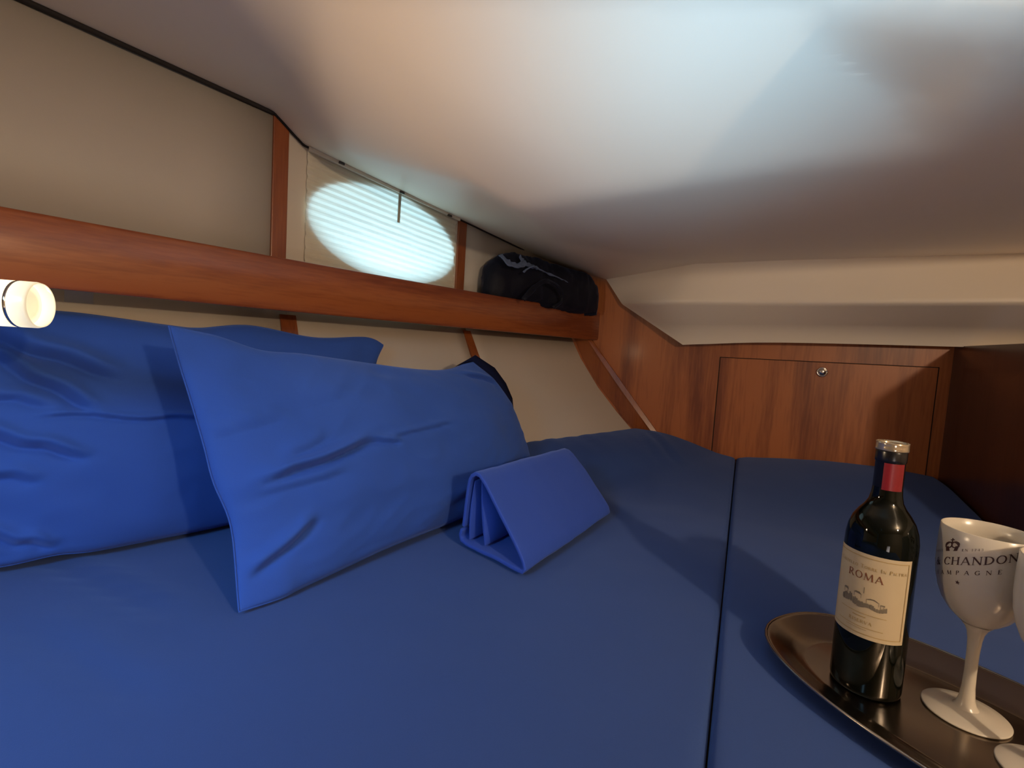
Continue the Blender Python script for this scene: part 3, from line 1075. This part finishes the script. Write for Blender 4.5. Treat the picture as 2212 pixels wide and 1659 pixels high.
# ------------------------------------------------------------------ folded cloth standing against the front pillow
def folded_cloth():
    root = empty('folded_cloth', (0.06, 1.02, -0.395))
    F, Bk = Vector((0.040, 0.832, -0.394)), Vector((-0.085, 0.958, -0.394))
    run = Vector((0.205, 0.325, 0.008))
    across = (F - Bk)
    Wd = across.length
    ax = across / Wd
    upv = Vector((0, 0, 1))

    def P(a, h):
        return Bk + ax * a + upv * h

    # section of the bundle: outer wrap (base, front slope, ridge, back) and two inner folds
    def sect(pts, name, thick, r0, r1, rnd=False):
        sp = sample([(a, h, 0) for a, h in pts], 40)
        vs, fs = [], []
        n = 26
        k = len(sp)
        for i in range(n):
            t = lerp(r0, r1, i / (n - 1))
            for side in (0, 1):
                for q in range(k):
                    d = (sp[min(q + 1, k - 1)] - sp[max(q - 1, 0)]).normalized()
                    nn = Vector((-d.y, d.x, 0))
                    th = thick(q / (k - 1)) if callable(thick) else thick
                    if rnd:
                        th *= math.sqrt(max(0.02, 1 - max(0, 1 - i / 4) ** 2))
                    c = sp[q] + nn * (th / 2 if side == 0 else -th / 2)
                    nz = 0.0035 * noise.noise(Vector((t * 4, q * 0.15, len(pts)))) + 0.0015 * noise.noise(Vector((t * 12, q * 0.4, len(pts) + 2)))
                    fl = 1 - 0.10 * t
                    vs.append(P(c.x * (1 + 0.02 * t), max(0.001, c.y * fl + nz * min(1, q / 4))) + run * t)
        row = 2 * k
        for i in range(n - 1):
            for q in range(k - 1):
                a = i * row + q
                fs.append((a, a + 1, a + row + 1, a + row))
                b = i * row + k + q
                fs.append((b, b + row, b + row + 1, b + 1))
            for q in (0, k - 1):
                a, b = i * row + q, i * row + k + q
                fs.append((a, a + row, b + row, b))
        for i in (0, n - 1):
            for q in range(k - 1):
                a, b = i * row + q, i * row + k + q
                fs.append((a, b, b + 1, a + 1))
        o = fixn(mk(name, vs, fs, M_towel, root))
        bevel(o, 0.003, 3, 50)
        return o

    W_ = Wd
    sect([(0.004, 0.030), (0.000, 0.014), (0.014, 0.006), (W_ * 0.5, 0.005), (W_ * 0.93, 0.005), (W_ * 1.0, 0.010), (W_ * 0.985, 0.022), (W_ * 0.86, 0.048), (W_ * 0.55, 0.104), (W_ * 0.34, 0.139), (W_ * 0.24, 0.148), (W_ * 0.15, 0.143), (W_ * 0.10, 0.124), (W_ * 0.06, 0.060), (0.008, 0.036)], 'outer_fold', 0.008, 0.0, 1.0)
    lobe = lambda t: 0.006 + 0.034 * math.sin(math.pi * min(1, 0.04 + 0.96 * t) ** 1.5) ** 0.8
    thin = lambda t: 0.008 + 0.014 * math.sin(math.pi * t ** 1.3)
    sect([(W_ * 0.17, 0.132), (W_ * 0.135, 0.090), (W_ * 0.12, 0.050), (W_ * 0.13, 0.014)], 'inner_fold', thin, 0.02, 0.98, True)
    sect([(W_ * 0.26, 0.136), (W_ * 0.28, 0.100), (W_ * 0.32, 0.056), (W_ * 0.37, 0.014)], 'inner_fold', lobe, 0.03, 0.98, True)
    # far end closed by the turned-in edge
    sect([(W_ * 0.10, 0.022), (W_ * 0.30, 0.075), (W_ * 0.55, 0.060), (W_ * 0.82, 0.022)], 'inner_fold', 0.030, 0.93, 0.985)
    tag(root, 'blue cloth folded into a wedge, standing against the front pillow', 'cloth')


folded_cloth()


# ------------------------------------------------------------------ reading lamp under the shelf at the left
lamp = tag(empty('reading_lamp', (-0.60, 0.57, 0.016)), 'lit frosted glass tube reading lamp under the shelf at the left', 'lamp')
la = Vector((0.97, 0.24, 0.0)).normalized()
le = Vector((-0.545, 0.575, 0.014))


def along(d, prof, name, mat, parent):
    return turned(name, prof, mat, parent, le - la * d, la, 48)


sh = along(0.20, [(0.0255, 0.0), (0.0262, 0.004), (0.0262, 0.196), (0.0250, 0.200), (0.0238, 0.198), (0.0232, 0.188), (0.0232, 0.186)], 'glass_tube', M_lampglow, lamp)
along(0.0145, [(0.0228, 0.0), (0.0228, 0.002), (0.013, 0.003), (0.012, 0.001)], 'end_lens', glow('lit_end_lens', (1.0, 0.84, 0.52), 0.45), lamp)
turned('collar', [(0.0245, 0), (0.0264, 0.001), (0.0266, 0.0025), (0.0264, 0.004)], M_chrome, lamp, le - la * 0.0225, la, 48)
turned('lamp_base', [(0.028, 0), (0.030, 0.006), (0.030, 0.03), (0.026, 0.036)], M_chrome, lamp, le - la * 0.23, la, 32)
area('reading_lamp_light', tuple(le + la * 0.004), tuple(le + la * 1.0 + Vector((0, 0, 0.36))), 0.04, 1.0, (1.0, 0.73, 0.46), 0.04, 116)
tube('lamp_arm', [tuple(le - la * 0.215), tuple(le - la * 0.24 + Vector((-0.02, 0.04, 0.02))), tuple(Vector((-1.02, 0.60, 0.02)))], 0.008, M_chrome, lamp)


# ------------------------------------------------------------------ bag on the shelf
def bag():
    root = empty('duffel_bag', (0.10, 1.80, 0.068))
    nu, nv = 70, 48
    vs = []
    for i in range(nu):
        t = i / (nu - 1)
        y = lerp(1.612, 2.005, t)
        env = (1 - abs(2 * t - 1) ** 5) ** 0.5
        off = lerp(-0.078, -0.035, sm(t))
        c = Vector((cx(y) + off, y, lerp(0.196, 0.188, t)))
        hw, hh = lerp(0.056, 0.078, t), lerp(0.112, 0.122, t)
        for j in range(nv):
            a = 2 * math.pi * j / nv
            ca, sa = math.cos(a), math.sin(a)
            sq = lambda q: math.copysign(abs(q) ** 0.75, q)
            d = Vector((0.75, -0.62, 0)) * sq(ca) * hw * env + Vector((0, 0, 1)) * sq(sa) * hh * env
            p = c + d
            nz = 0.012 * noise.noise(p * 14) + 0.010 * abs(noise.noise(p * 26 + Vector((3, 1, 2)))) - 0.007 * abs(noise.noise(p * 42))
            p += d.normalized() * nz * min(1, env * 1.5) if d.length > 0 else Vector()
            inb = ca > 0 and p.z < 0.165
            if inb:                                    # sags over the rail on the right, kept inboard of it on the left
                lim = cx(p.y) - 0.022
                if t < 0.42:
                    p.x = min(p.x, lim)
                elif p.z < 0.140:
                    p.x = min(p.x, lim)
            p.z = min(max(p.z, 0.068), lerp(0.332, 0.274, (p.y - 1.6) / 0.4))      # squeezed between shelf and headliner
            p.x = max(p.x, cx(p.y) - 0.140)
            vs.append(p)
    fs = grid_faces(nu, nv, wrap=True) + [tuple(range(nv)), tuple(range((nu - 1) * nv, nu * nv))]
    o = fixn(mk('bag_body', vs, fs, M_bag, root))
    # crumpled lighter lining at the mouth
    def ribbon(name, pts, wd, mat, seedv):
        vs = []
        P = sample(pts, 26)
        for k, p in enumerate(P):
            t = (P[min(k + 1, 25)] - P[max(k - 1, 0)]).normalized()
            sd = t.cross(Vector((0.6, -0.7, 0.4))).normalized()
            for s in (-1, -0.3, 0.4, 1):
                nzv = noise.noise(Vector((k * 0.35, s * 1.3, seedv)))
                vs.append(p + sd * wd * s * (0.7 + 0.4 * noise.noise(Vector((k * 0.2, seedv, 7)))) + Vector((0.6, -0.7, 0.3)) * 0.008 * nzv)
        fs = grid_faces(26, 4)
        ob = fixn(mk(name, vs, fs, mat, root))
        so = ob.modifiers.new('solidify', 'SOLIDIFY')
        so.thickness = 0.003
        return ob

    tag(ribbon('lining', [(-0.060, 1.585, 0.285), (-0.035, 1.585, 0.262), (-0.005, 1.610, 0.258), (0.022, 1.650, 0.275)], 0.013, M_baglin, 1), 'grey blue lining showing at the mouth')
    ribbon('lining', [(0.000, 1.625, 0.292), (0.020, 1.650, 0.272), (0.06, 1.690, 0.268)], 0.010, M_baglin, 5)
    ribbon('drawstring', [(0.015, 1.610, 0.240), (0.045, 1.640, 0.262), (0.090, 1.700, 0.256), (0.150, 1.775, 0.248), (0.20, 1.83, 0.232)], 0.0035, M_baglin, 9)
    ribbon('strap', [(0.02, 1.592, 0.150), (0.055, 1.620, 0.195), (0.10, 1.665, 0.222), (0.145, 1.715, 0.205), (0.155, 1.735, 0.168), (0.125, 1.715, 0.142)], 0.010, M_bag, 13)
    tag(root, 'crumpled dark navy bag stuffed on the shelf end by the bulkhead', 'bag')


bag()

# ------------------------------------------------------------------ tray
TC, TA = Vector((0.54, 0.51, 0)), math.radians(-62)
TU, TV = Vector((math.cos(TA), math.sin(TA), 0)), Vector((-math.sin(TA), math.cos(TA), 0))
TZ = -0.3975                     # underside of the tray
tray = tag(empty('serving_tray', (TC.x, TC.y, TZ)), 'oval stainless steel tray on the bunk carrying the bottle and goblets', 'tray')


def super_loop(a, b, z, n=96, e=2.4):
    out = []
    for k in range(n):
        t = 2 * math.pi * k / n
        c, s = math.cos(t), math.sin(t)
        r = (abs(c / a) ** e + abs(s / b) ** e) ** (-1 / e)
        out.append(TC + TU * c * r + TV * s * r + Vector((0, 0, z)))
    return out


rings = [(-0.048, 0.0015), (-0.046, 0.0012), (-0.042, 0.0030), (-0.040, 0.0032), (-0.030, 0.0075), (-0.014, 0.0150), (-0.005, 0.0185), (-0.002, 0.0195), (0.0, 0.0188), (0.0004, 0.0172), (-0.002, 0.0168), (-0.010, 0.0145), (-0.028, 0.0055), (-0.040, 0.0010), (-0.046, 0.0)]
vs = []
for d, z in rings:
    vs += super_loop(0.240 + d, 0.135 + d, TZ + z)
n = 96
fs = grid_faces(len(rings), n, wrap=True)
fs.append(tuple(range(n)))
fs.append(tuple(range((len(rings) - 1) * n, len(rings) * n)))
tray_o = fixn(mk('tray_body', vs, fs, M_steel, tray))
# rolled bead round the rim
tube('rim_bead', super_loop(0.240, 0.135, TZ + 0.0185, 96) + super_loop(0.240, 0.135, TZ + 0.0185, 96)[:1], 0.0022, M_steel, tray, 8, cap=False)
TOP = TZ + 0.0016                # floor of the tray


# ------------------------------------------------------------------ lettering: a small roman alphabet of strokes
def ring_part(cx0, cy0, rx, ry, w, a0, a1, n=18, thin=0.45):
    """elliptic stroke, thick at the sides and thin at top and bottom"""
    q = []
    pr = None
    for k in range(n + 1):
        a = math.radians(lerp(a0, a1, k / n))
        ww = w * (thin + (1 - thin) * abs(math.cos(a)))
        c, s = math.cos(a), math.sin(a)
        o = (cx0 + (rx + ww / 2) * c, cy0 + (ry + ww / 2) * s)
        i = (cx0 + (rx - ww / 2) * c, cy0 + (ry - ww / 2) * s)
        if pr:
            q.append([pr[0], o, i, pr[1]])
        pr = (o, i)
    return q


def stroke(x0, y0, x1, y1, w):
    dx, dy = x1 - x0, y1 - y0
    L = math.hypot(dx, dy) or 1
    nx, ny = -dy / L * w / 2, dx / L * w / 2
    n = max(1, int(L / 0.35))
    out = []
    for k in range(n):
        a, b = k / n, (k + 1) / n
        out.append([(x0 + dx * a + nx, y0 + dy * a + ny), (x0 + dx * b + nx, y0 + dy * b + ny), (x0 + dx * b - nx, y0 + dy * b - ny), (x0 + dx * a - nx, y0 + dy * a - ny)])
    return out


def serif(x, y, w=0.30, h=0.05):
    return [[(x - w / 2, y - h / 2), (x + w / 2, y - h / 2), (x + w / 2, y + h / 2), (x - w / 2, y + h / 2)]]


TK, TN = 0.15, 0.065


def glyph(ch):
    """(advance, list of quads) on a unit cap height"""
    g = []
    if ch == 'O':
        return 0.98, ring_part(0.46, 0.5, 0.38, 0.47, TK, 0, 360, 30)
    if ch in 'CG':
        g = ring_part(0.46, 0.5, 0.38, 0.47, TK, 48, 318, 24)
        g += stroke(0.72, 0.72, 0.72, 0.98, TN)
        if ch == 'G':
            g += stroke(0.74, 0.08, 0.74, 0.42, TK) + serif(0.74, 0.42)
        return 0.90, g
    if ch == 'D':
        g = stroke(0.14, 0, 0.14, 1, TK) + serif(0.11, 0) + serif(0.11, 0.98)
        g += ring_part(0.28, 0.5, 0.48, 0.46, TK, -90, 90, 18) + stroke(0.14, 0.965, 0.3, 0.965, TN) + stroke(0.14, 0.035, 0.3, 0.035, TN)
        return 0.92, g
    if ch == 'H':
        g = stroke(0.14, 0, 0.14, 1, TK) + stroke(0.76, 0, 0.76, 1, TK) + stroke(0.14, 0.52, 0.76, 0.52, TN)
        for x in (0.14, 0.76):
            g += serif(x, 0.02) + serif(x, 0.98)
        return 0.98, g
    if ch == 'A':
        g = stroke(0.06, 0, 0.42, 1, TN) + stroke(0.42, 1, 0.82, 0, TK) + stroke(0.2, 0.34, 0.66, 0.34, TN) + serif(0.06, 0.02, 0.22) + serif(0.82, 0.02, 0.28)
        return 0.94, g
    if ch == 'N':
        g = stroke(0.14, 0, 0.14, 1, TN) + stroke(0.12, 1, 0.80, 0, TK) + stroke(0.80, 0, 0.80, 1, TN) + serif(0.14, 0.02, 0.24) + serif(0.08, 0.98, 0.24) + serif(0.80, 0.98, 0.26)
        return 1.0, g
    if ch == 'M':
        g = stroke(0.08, 0, 0.16, 1, TN) + stroke(0.16, 1, 0.52, 0.06, TK) + stroke(0.52, 0.06, 0.90, 1, TN) + stroke(0.90, 1, 0.98, 0, TK) + serif(0.08, 0.02, 0.24) + serif(0.98, 0.02, 0.28)
        return 1.16, g
    if ch in 'EFÉË':
        g = stroke(0.14, 0, 0.14, 1, TK) + stroke(0.14, 0.965, 0.58, 0.965, TN) + stroke(0.14, 0.52, 0.50, 0.52, TN) + serif(0.12, 0.02) + stroke(0.58, 0.82, 0.58, 0.99, TN)
        if ch != 'F':
            g += stroke(0.14, 0.035, 0.62, 0.035, TN) + stroke(0.62, 0.01, 0.62, 0.2, TN)
        if ch == 'É':
            g += stroke(0.30, 1.08, 0.46, 1.24, TN)
        if ch == 'Ë':
            g += stroke(0.22, 1.12, 0.22, 1.26, 0.12) + stroke(0.46, 1.12, 0.46, 1.26, 0.12)
        return 0.74, g
    if ch in 'PR':
        g = stroke(0.14, 0, 0.14, 1, TK) + serif(0.14, 0.02) + stroke(0.1, 0.965, 0.36, 0.965, TN) + stroke(0.14, 0.50, 0.36, 0.50, TN)
        g += ring_part(0.34, 0.733, 0.24, 0.232, TK, -90, 90, 12)
        if ch == 'R':
            g += stroke(0.36, 0.5, 0.74, 0.0, TK) + serif(0.76, 0.02, 0.2)
            return 0.86, g
        return 0.74, g
    if ch == 'T':
        g = stroke(0.42, 0, 0.42, 1, TK) + stroke(0.06, 0.965, 0.78, 0.965, TN) + serif(0.42, 0.02) + stroke(0.06, 0.8, 0.06, 0.98, TN) + stroke(0.78, 0.8, 0.78, 0.98, TN)
        return 0.86, g
    if ch == 'I':
        return 0.42, stroke(0.2, 0, 0.2, 1, TK) + serif(0.2, 0.02) + serif(0.2, 0.98)
    if ch == 'L':
        return 0.72, stroke(0.14, 0, 0.14, 1, TK) + serif(0.14, 0.98) + stroke(0.1, 0.035, 0.62, 0.035, TN) + stroke(0.62, 0.01, 0.62, 0.2, TN)
    if ch == 'V':
        return 0.90, stroke(0.06, 1, 0.42, 0, TK) + stroke(0.42, 0, 0.80, 1, TN) + serif(0.06, 0.98, 0.26) + serif(0.80, 0.98, 0.22)
    if ch == 'S':
        g = ring_part(0.32, 0.73, 0.20, 0.22, TK * 0.8, 40, 270, 12) + ring_part(0.32, 0.27, 0.22, 0.23, TK * 0.8, -140, 90, 12)
        return 0.66, g
    if ch == '&':
        g = ring_part(0.36, 0.74, 0.18, 0.21, TK * 0.8, -60, 260, 14) + ring_part(0.34, 0.27, 0.26, 0.24, TK, 100, 340, 16)
        g += stroke(0.24, 0.62, 0.86, 0.0, TK) + stroke(0.55, 0.16, 0.78, 0.52, TN) + serif(0.76, 0.54, 0.26)
        return 1.0, g
    if ch == '1':
        return 0.5, stroke(0.25, 0, 0.25, 1, TK) + serif(0.25, 0.02) + stroke(0.08, 0.82, 0.25, 0.98, TN)
    if ch == '7':
        return 0.7, stroke(0.08, 0.95, 0.6, 0.95, TN * 1.5) + stroke(0.6, 0.95, 0.25, 0, TK)
    if ch == '4':
        return 0.76, stroke(0.5, 0, 0.5, 1, TK) + stroke(0.5, 1, 0.06, 0.3, TN) + stroke(0.06, 0.3, 0.68, 0.3, TN)
    if ch == '3':
        return 0.66, ring_part(0.28, 0.74, 0.22, 0.22, TK * 0.8, -90, 150, 10) + ring_part(0.28, 0.26, 0.24, 0.24, TK * 0.8, -150, 90, 10)
    return 0.42, []


def text_quads(txt, h, track=0.10, small=None):
    """centred line; letters after the first of a word are scaled by small (small capitals)"""
    x, out = 0.0, []
    first = True
    for ch in txt:
        s = 1.0
        if small and not first and ch != ' ':
            s = small
        adv, g = glyph(ch)
        for q in g:
            out.append([((x + px * s) * h, py * s * h) for px, py in q])
        x += adv * s + track
        first = ch == ' '
    wdt = (x - track) * h
    return [[(px - wdt / 2, py) for px, py in q] for q in out], wdt


def wrap_quads(name, quads, rad, ang0, z0, mat, parent, lift=0.0004):
    """lay flat quads (u, v) on a turned surface: u round it from ang0, v up from z0; rad(z) is its radius"""
    vs, fs = [], []
    for q in quads:
        b = len(vs)
        for u, v in q:
            z = z0 + v
            r = rad(z) + lift
            a = ang0 + u / rad(z0)
            vs.append((r * math.cos(a), r * math.sin(a), z))
        fs.append(tuple(range(b, b + len(q))))
    o = mk(name, vs, fs, mat, parent, smooth=False, local=True)
    return o


# ------------------------------------------------------------------ wine bottle
bottle = tag(empty('wine_bottle', (0.466, 0.600, TOP)), 'dark glass wine bottle with a cream ROMA label standing on the tray', 'bottle')
lathe('glass', [(0.0, 0.004), (0.030, 0.0005), (0.034, 0.0), (0.0368, 0.003), (0.0374, 0.008), (0.0374, 0.178), (0.0370, 0.190), (0.0352, 0.202), (0.0315, 0.213), (0.0262, 0.222), (0.0210, 0.229), (0.0175, 0.236), (0.0158, 0.245), (0.0150, 0.256), (0.0146, 0.270), (0.0146, 0.292), (0.0, 0.292)], M_bottle, bottle)
cap = lathe('capsule', [(0.0149, 0.250), (0.0152, 0.2505), (0.0150, 0.284), (0.0158, 0.285), (0.0160, 0.288), (0.0160, 0.297), (0.0156, 0.2985), (0.0120, 0.2985)], M_blackfoil, bottle)
vs = []
for z in (0.2505, 0.262, 0.274, 0.284):
    for k in range(15):
        a = math.radians(lerp(210, 296, k / 14))
        vs.append((0.01535 * math.cos(a), 0.01535 * math.sin(a), z))
tag(mk('foil_band', vs, grid_faces(4, 15), M_red, cap, local=True), 'red stripe of the neck foil')
lathe('lip_ring', [(0.0125, 0.2985), (0.0166, 0.2985), (0.0170, 0.300), (0.0166, 0.3025), (0.0165, 0.3060), (0.0170, 0.3085), (0.0158, 0.3090), (0.0148, 0.3065), (0.0146, 0.302), (0.0120, 0.3005)], M_lip, bottle)
LA = math.radians(217)
LZ0, LZ1, LH = 0.0735, 0.1755, math.radians(70)
vs = []
for j in range(5):
    for k in range(41):
        a = lerp(LA - LH, LA + LH, k / 40)
        vs.append((0.0377 * math.cos(a), 0.0377 * math.sin(a), lerp(LZ0, LZ1, j / 4)))
label = tag(mk('label', vs, grid_faces(5, 41, flip=True), M_label, bottle, local=True), 'cream paper label')
RB = lambda z: 0.0377


def hline(u0, u1, v, w):
    n = max(2, int((u1 - u0) / 0.003))
    return [[(lerp(u0, u1, k / n), v - w / 2), (lerp(u0, u1, (k + 1) / n), v - w / 2), (lerp(u0, u1, (k + 1) / n), v + w / 2), (lerp(u0, u1, k / n), v + w / 2)] for k in range(n)]


def vline(u, v0, v1, w):
    return [[(u - w / 2, v0), (u + w / 2, v0), (u + w / 2, v1), (u - w / 2, v1)]]


UW = 0.0377 * LH - 0.004
bq = hline(-UW, UW, LZ1 - 0.0045, 0.0008) + hline(-UW, UW, LZ0 + 0.0050, 0.0008) + vline(UW, LZ0 + 0.0046, LZ1 - 0.0041, 0.0007) + vline(-UW, LZ0 + 0.0046, LZ1 - 0.0041, 0.0007)
wrap_quads('label_border', bq, RB, LA, 0.0, M_inkgold, label)
q, w = text_quads('ROMA', 0.0088, 0.12)
wrap_quads('label_name', [[(x - 0.0016, y) for x, y in t] for t in q], RB, LA, 0.1440, M_inkred, label)
q, w = text_quads('CASTELLO TORRE IN PIETRA', 0.0044, 0.12, 0.75)
wrap_quads('label_line', [[(x + 0.002, y) for x, y in t] for t in q], RB, LA, 0.1575, M_inkgold, label)
q, w = text_quads('RISERVA', 0.0040, 0.12)
wrap_quads('label_line', [[(x - 0.0015, y) for x, y in t] for t in q], RB, LA, 0.0910, M_inkgold, label)
wrap_quads('label_line', hline(-0.026, 0.024, 0.1030, 0.0006) + hline(-0.010, 0.004, 0.0990, 0.0009) + hline(-0.028, 0.022, 0.0866, 0.0006) + hline(-0.016, 0.006, 0.0840, 0.0004), RB, LA, 0.0, M_inkgold, label)
# engraving of a walled farm: trees, roofs, a tower
eq = []
random.seed(11)
for k in range(150):
    u = lerp(-0.026, 0.023, random.random())
    base = 0.1110 + 0.0012 * math.sin(u * 300)
    hgt = 0.0030 + 0.0035 * random.random() * (1.4 if u < 0.0 else 0.7)
    v = base + (0.0035 if u < -0.006 else 0.0) * random.random()
    w2 = 0.0003 + 0.0005 * random.random()
    eq.append([(u - w2, v), (u + w2, v - 0.0005), (u + w2 * 0.6, v + hgt), (u - w2 * 1.2, v + hgt * 0.9)])
for (u0, u1, v0, hh) in ((-0.025, -0.018, 0.1250, 0.0022), (-0.0115, -0.002, 0.1255, 0.0020), (0.002, 0.016, 0.1215, 0.0022), (0.016, 0.021, 0.1185, 0.0012)):
    mid = lerp(u0, u1, 0.4)
    eq.append([(u0, v0), (u1, v0 - 0.0010), (mid + 0.003, v0 + hh), (mid - 0.001, v0 + hh)])
    eq += vline(u0 + 0.001, v0 - 0.0045, v0, 0.0004) + vline(u1 - 0.001, v0 - 0.005, v0 - 0.001, 0.0004)
eq += vline(-0.0005, 0.1275, 0.1350, 0.0007)
wrap_quads('label_engraving', eq, RB, LA, 0.0, M_inkgrey, label)


# ------------------------------------------------------------------ goblets
OUT = [(0.0, 0.1045), (0.006, 0.1048), (0.0115, 0.1085), (0.0190, 0.1140), (0.0270, 0.1220), (0.0340, 0.1330), (0.0385, 0.1450), (0.0418, 0.1600), (0.0432, 0.1760), (0.0434, 0.1900), (0.0432, 0.2050), (0.0426, 0.2200)]


def rad_g(z):
    return interp([(b, a) for a, b in OUT[1:]], z)


def goblet(loc, rot, label_txt, text=True):
    g = empty('goblet', loc)
    g.rotation_euler[2] = rot
    inner = [(max(0.0, r - 0.0016), z + (0.0016 if k < 4 else 0.0)) for k, (r, z) in enumerate(OUT)]
    bowl = lathe('bowl', OUT + [(0.0420, 0.2207), (0.0413, 0.2203)] + inner[::-1][1:], M_white, g, 72)
    lathe('stem', [(0.0125, 0.0085), (0.0095, 0.0120), (0.0075, 0.0190), (0.0062, 0.0330), (0.0057, 0.0520), (0.0058, 0.0750), (0.0066, 0.0900), (0.0080, 0.0990), (0.0105, 0.1050), (0.0150, 0.1105)], M_white, g, 40)
    lathe('foot', [(0.0, 0.0002), (0.0390, 0.0002), (0.0404, 0.0012), (0.0406, 0.0022), (0.0396, 0.0030), (0.0300, 0.0046), (0.0200, 0.0066), (0.0120, 0.0090), (0.0, 0.0100)], M_white, g, 64)
    if text:
        rise = lambda qs, ox: [[(x + ox, y + 0.42 * (x + ox)) for x, y in t] for t in qs]
        q, w = text_quads('MOËT & CHANDON', 0.0090, 0.075)
        wrap_quads('brand_name', rise(q, -0.0120), rad_g, 0.0, 0.1830, M_print, bowl)
        q, w = text_quads('CHAMPAGNE', 0.0048, 0.86)
        wrap_quads('brand_line', rise(q, -0.0015), rad_g, 0.0, 0.1715, M_print, bowl)
        q, w = text_quads('FONDÉE', 0.0027, 0.30)
        wrap_quads('brand_line', rise(q, -0.0290), rad_g, 0.0, 0.1985, M_print, bowl)
        q, w = text_quads('EN 1743', 0.0027, 0.30)
        wrap_quads('brand_line', rise(q, 0.0098), rad_g, 0.0, 0.1985, M_print, bowl)
        # crown: band, arches and finial
        cq = [[(-0.0062, 0.0), (0.0062, 0.0), (0.0072, 0.0055), (-0.0072, 0.0055)]]
        sc = lambda qs, ox, oy: [[(x + ox, y + oy) for x, y in t] for t in qs]
        cq += [[(x * 0.0062 - 0.0036, y * 0.0055 + 0.0072) for x, y in t] for t in ring_part(0, 0, 0.6, 0.62, 0.26, 0, 360, 14, 0.8)]
        cq += [[(x * 0.0062 + 0.0036, y * 0.0055 + 0.0072) for x, y in t] for t in ring_part(0, 0, 0.6, 0.62, 0.26, 0, 360, 14, 0.8)]
        cq += [[(-0.0007, 0.0055), (0.0007, 0.0055), (0.0006, 0.0150), (-0.0006, 0.0150)], [(-0.0022, 0.0125), (0.0022, 0.0125), (0.0022, 0.0135), (-0.0022, 0.0135)]]
        cq += [[(x * 0.010, y * 0.0068 + 0.0048) for x, y in t] for t in ring_part(0, 0, 0.72, 0.82, 0.16, 0, 180, 14, 0.9)]
        tag(wrap_quads('crown_emblem', rise(cq, -0.0098), rad_g, 0.0, 0.1990, M_print, bowl), 'brown printed crown')
        st = []
        for k in range(5):
            a = math.radians(90 + 72 * k)
            st.append([(0, 0), (0.0010 * math.cos(a - 0.63), 0.0010 * math.sin(a - 0.63)), (0.0026 * math.cos(a), 0.0026 * math.sin(a)), (0.0010 * math.cos(a + 0.63), 0.0010 * math.sin(a + 0.63))])
        wrap_quads('star_emblem', [[(x, y) for x, y in t] for t in st], rad_g, 0.0, 0.1625, M_print, bowl)
    tag(g, label_txt, 'goblet', 'white champagne goblets')
    return g


goblet((0.5535, 0.5560, TOP), math.radians(197), 'white goblet with brown crown and CHANDON lettering beside the bottle')
goblet((0.5600, 0.4690, TOP), math.radians(60), 'white goblet cut off by the right edge, in front of the lettered one')
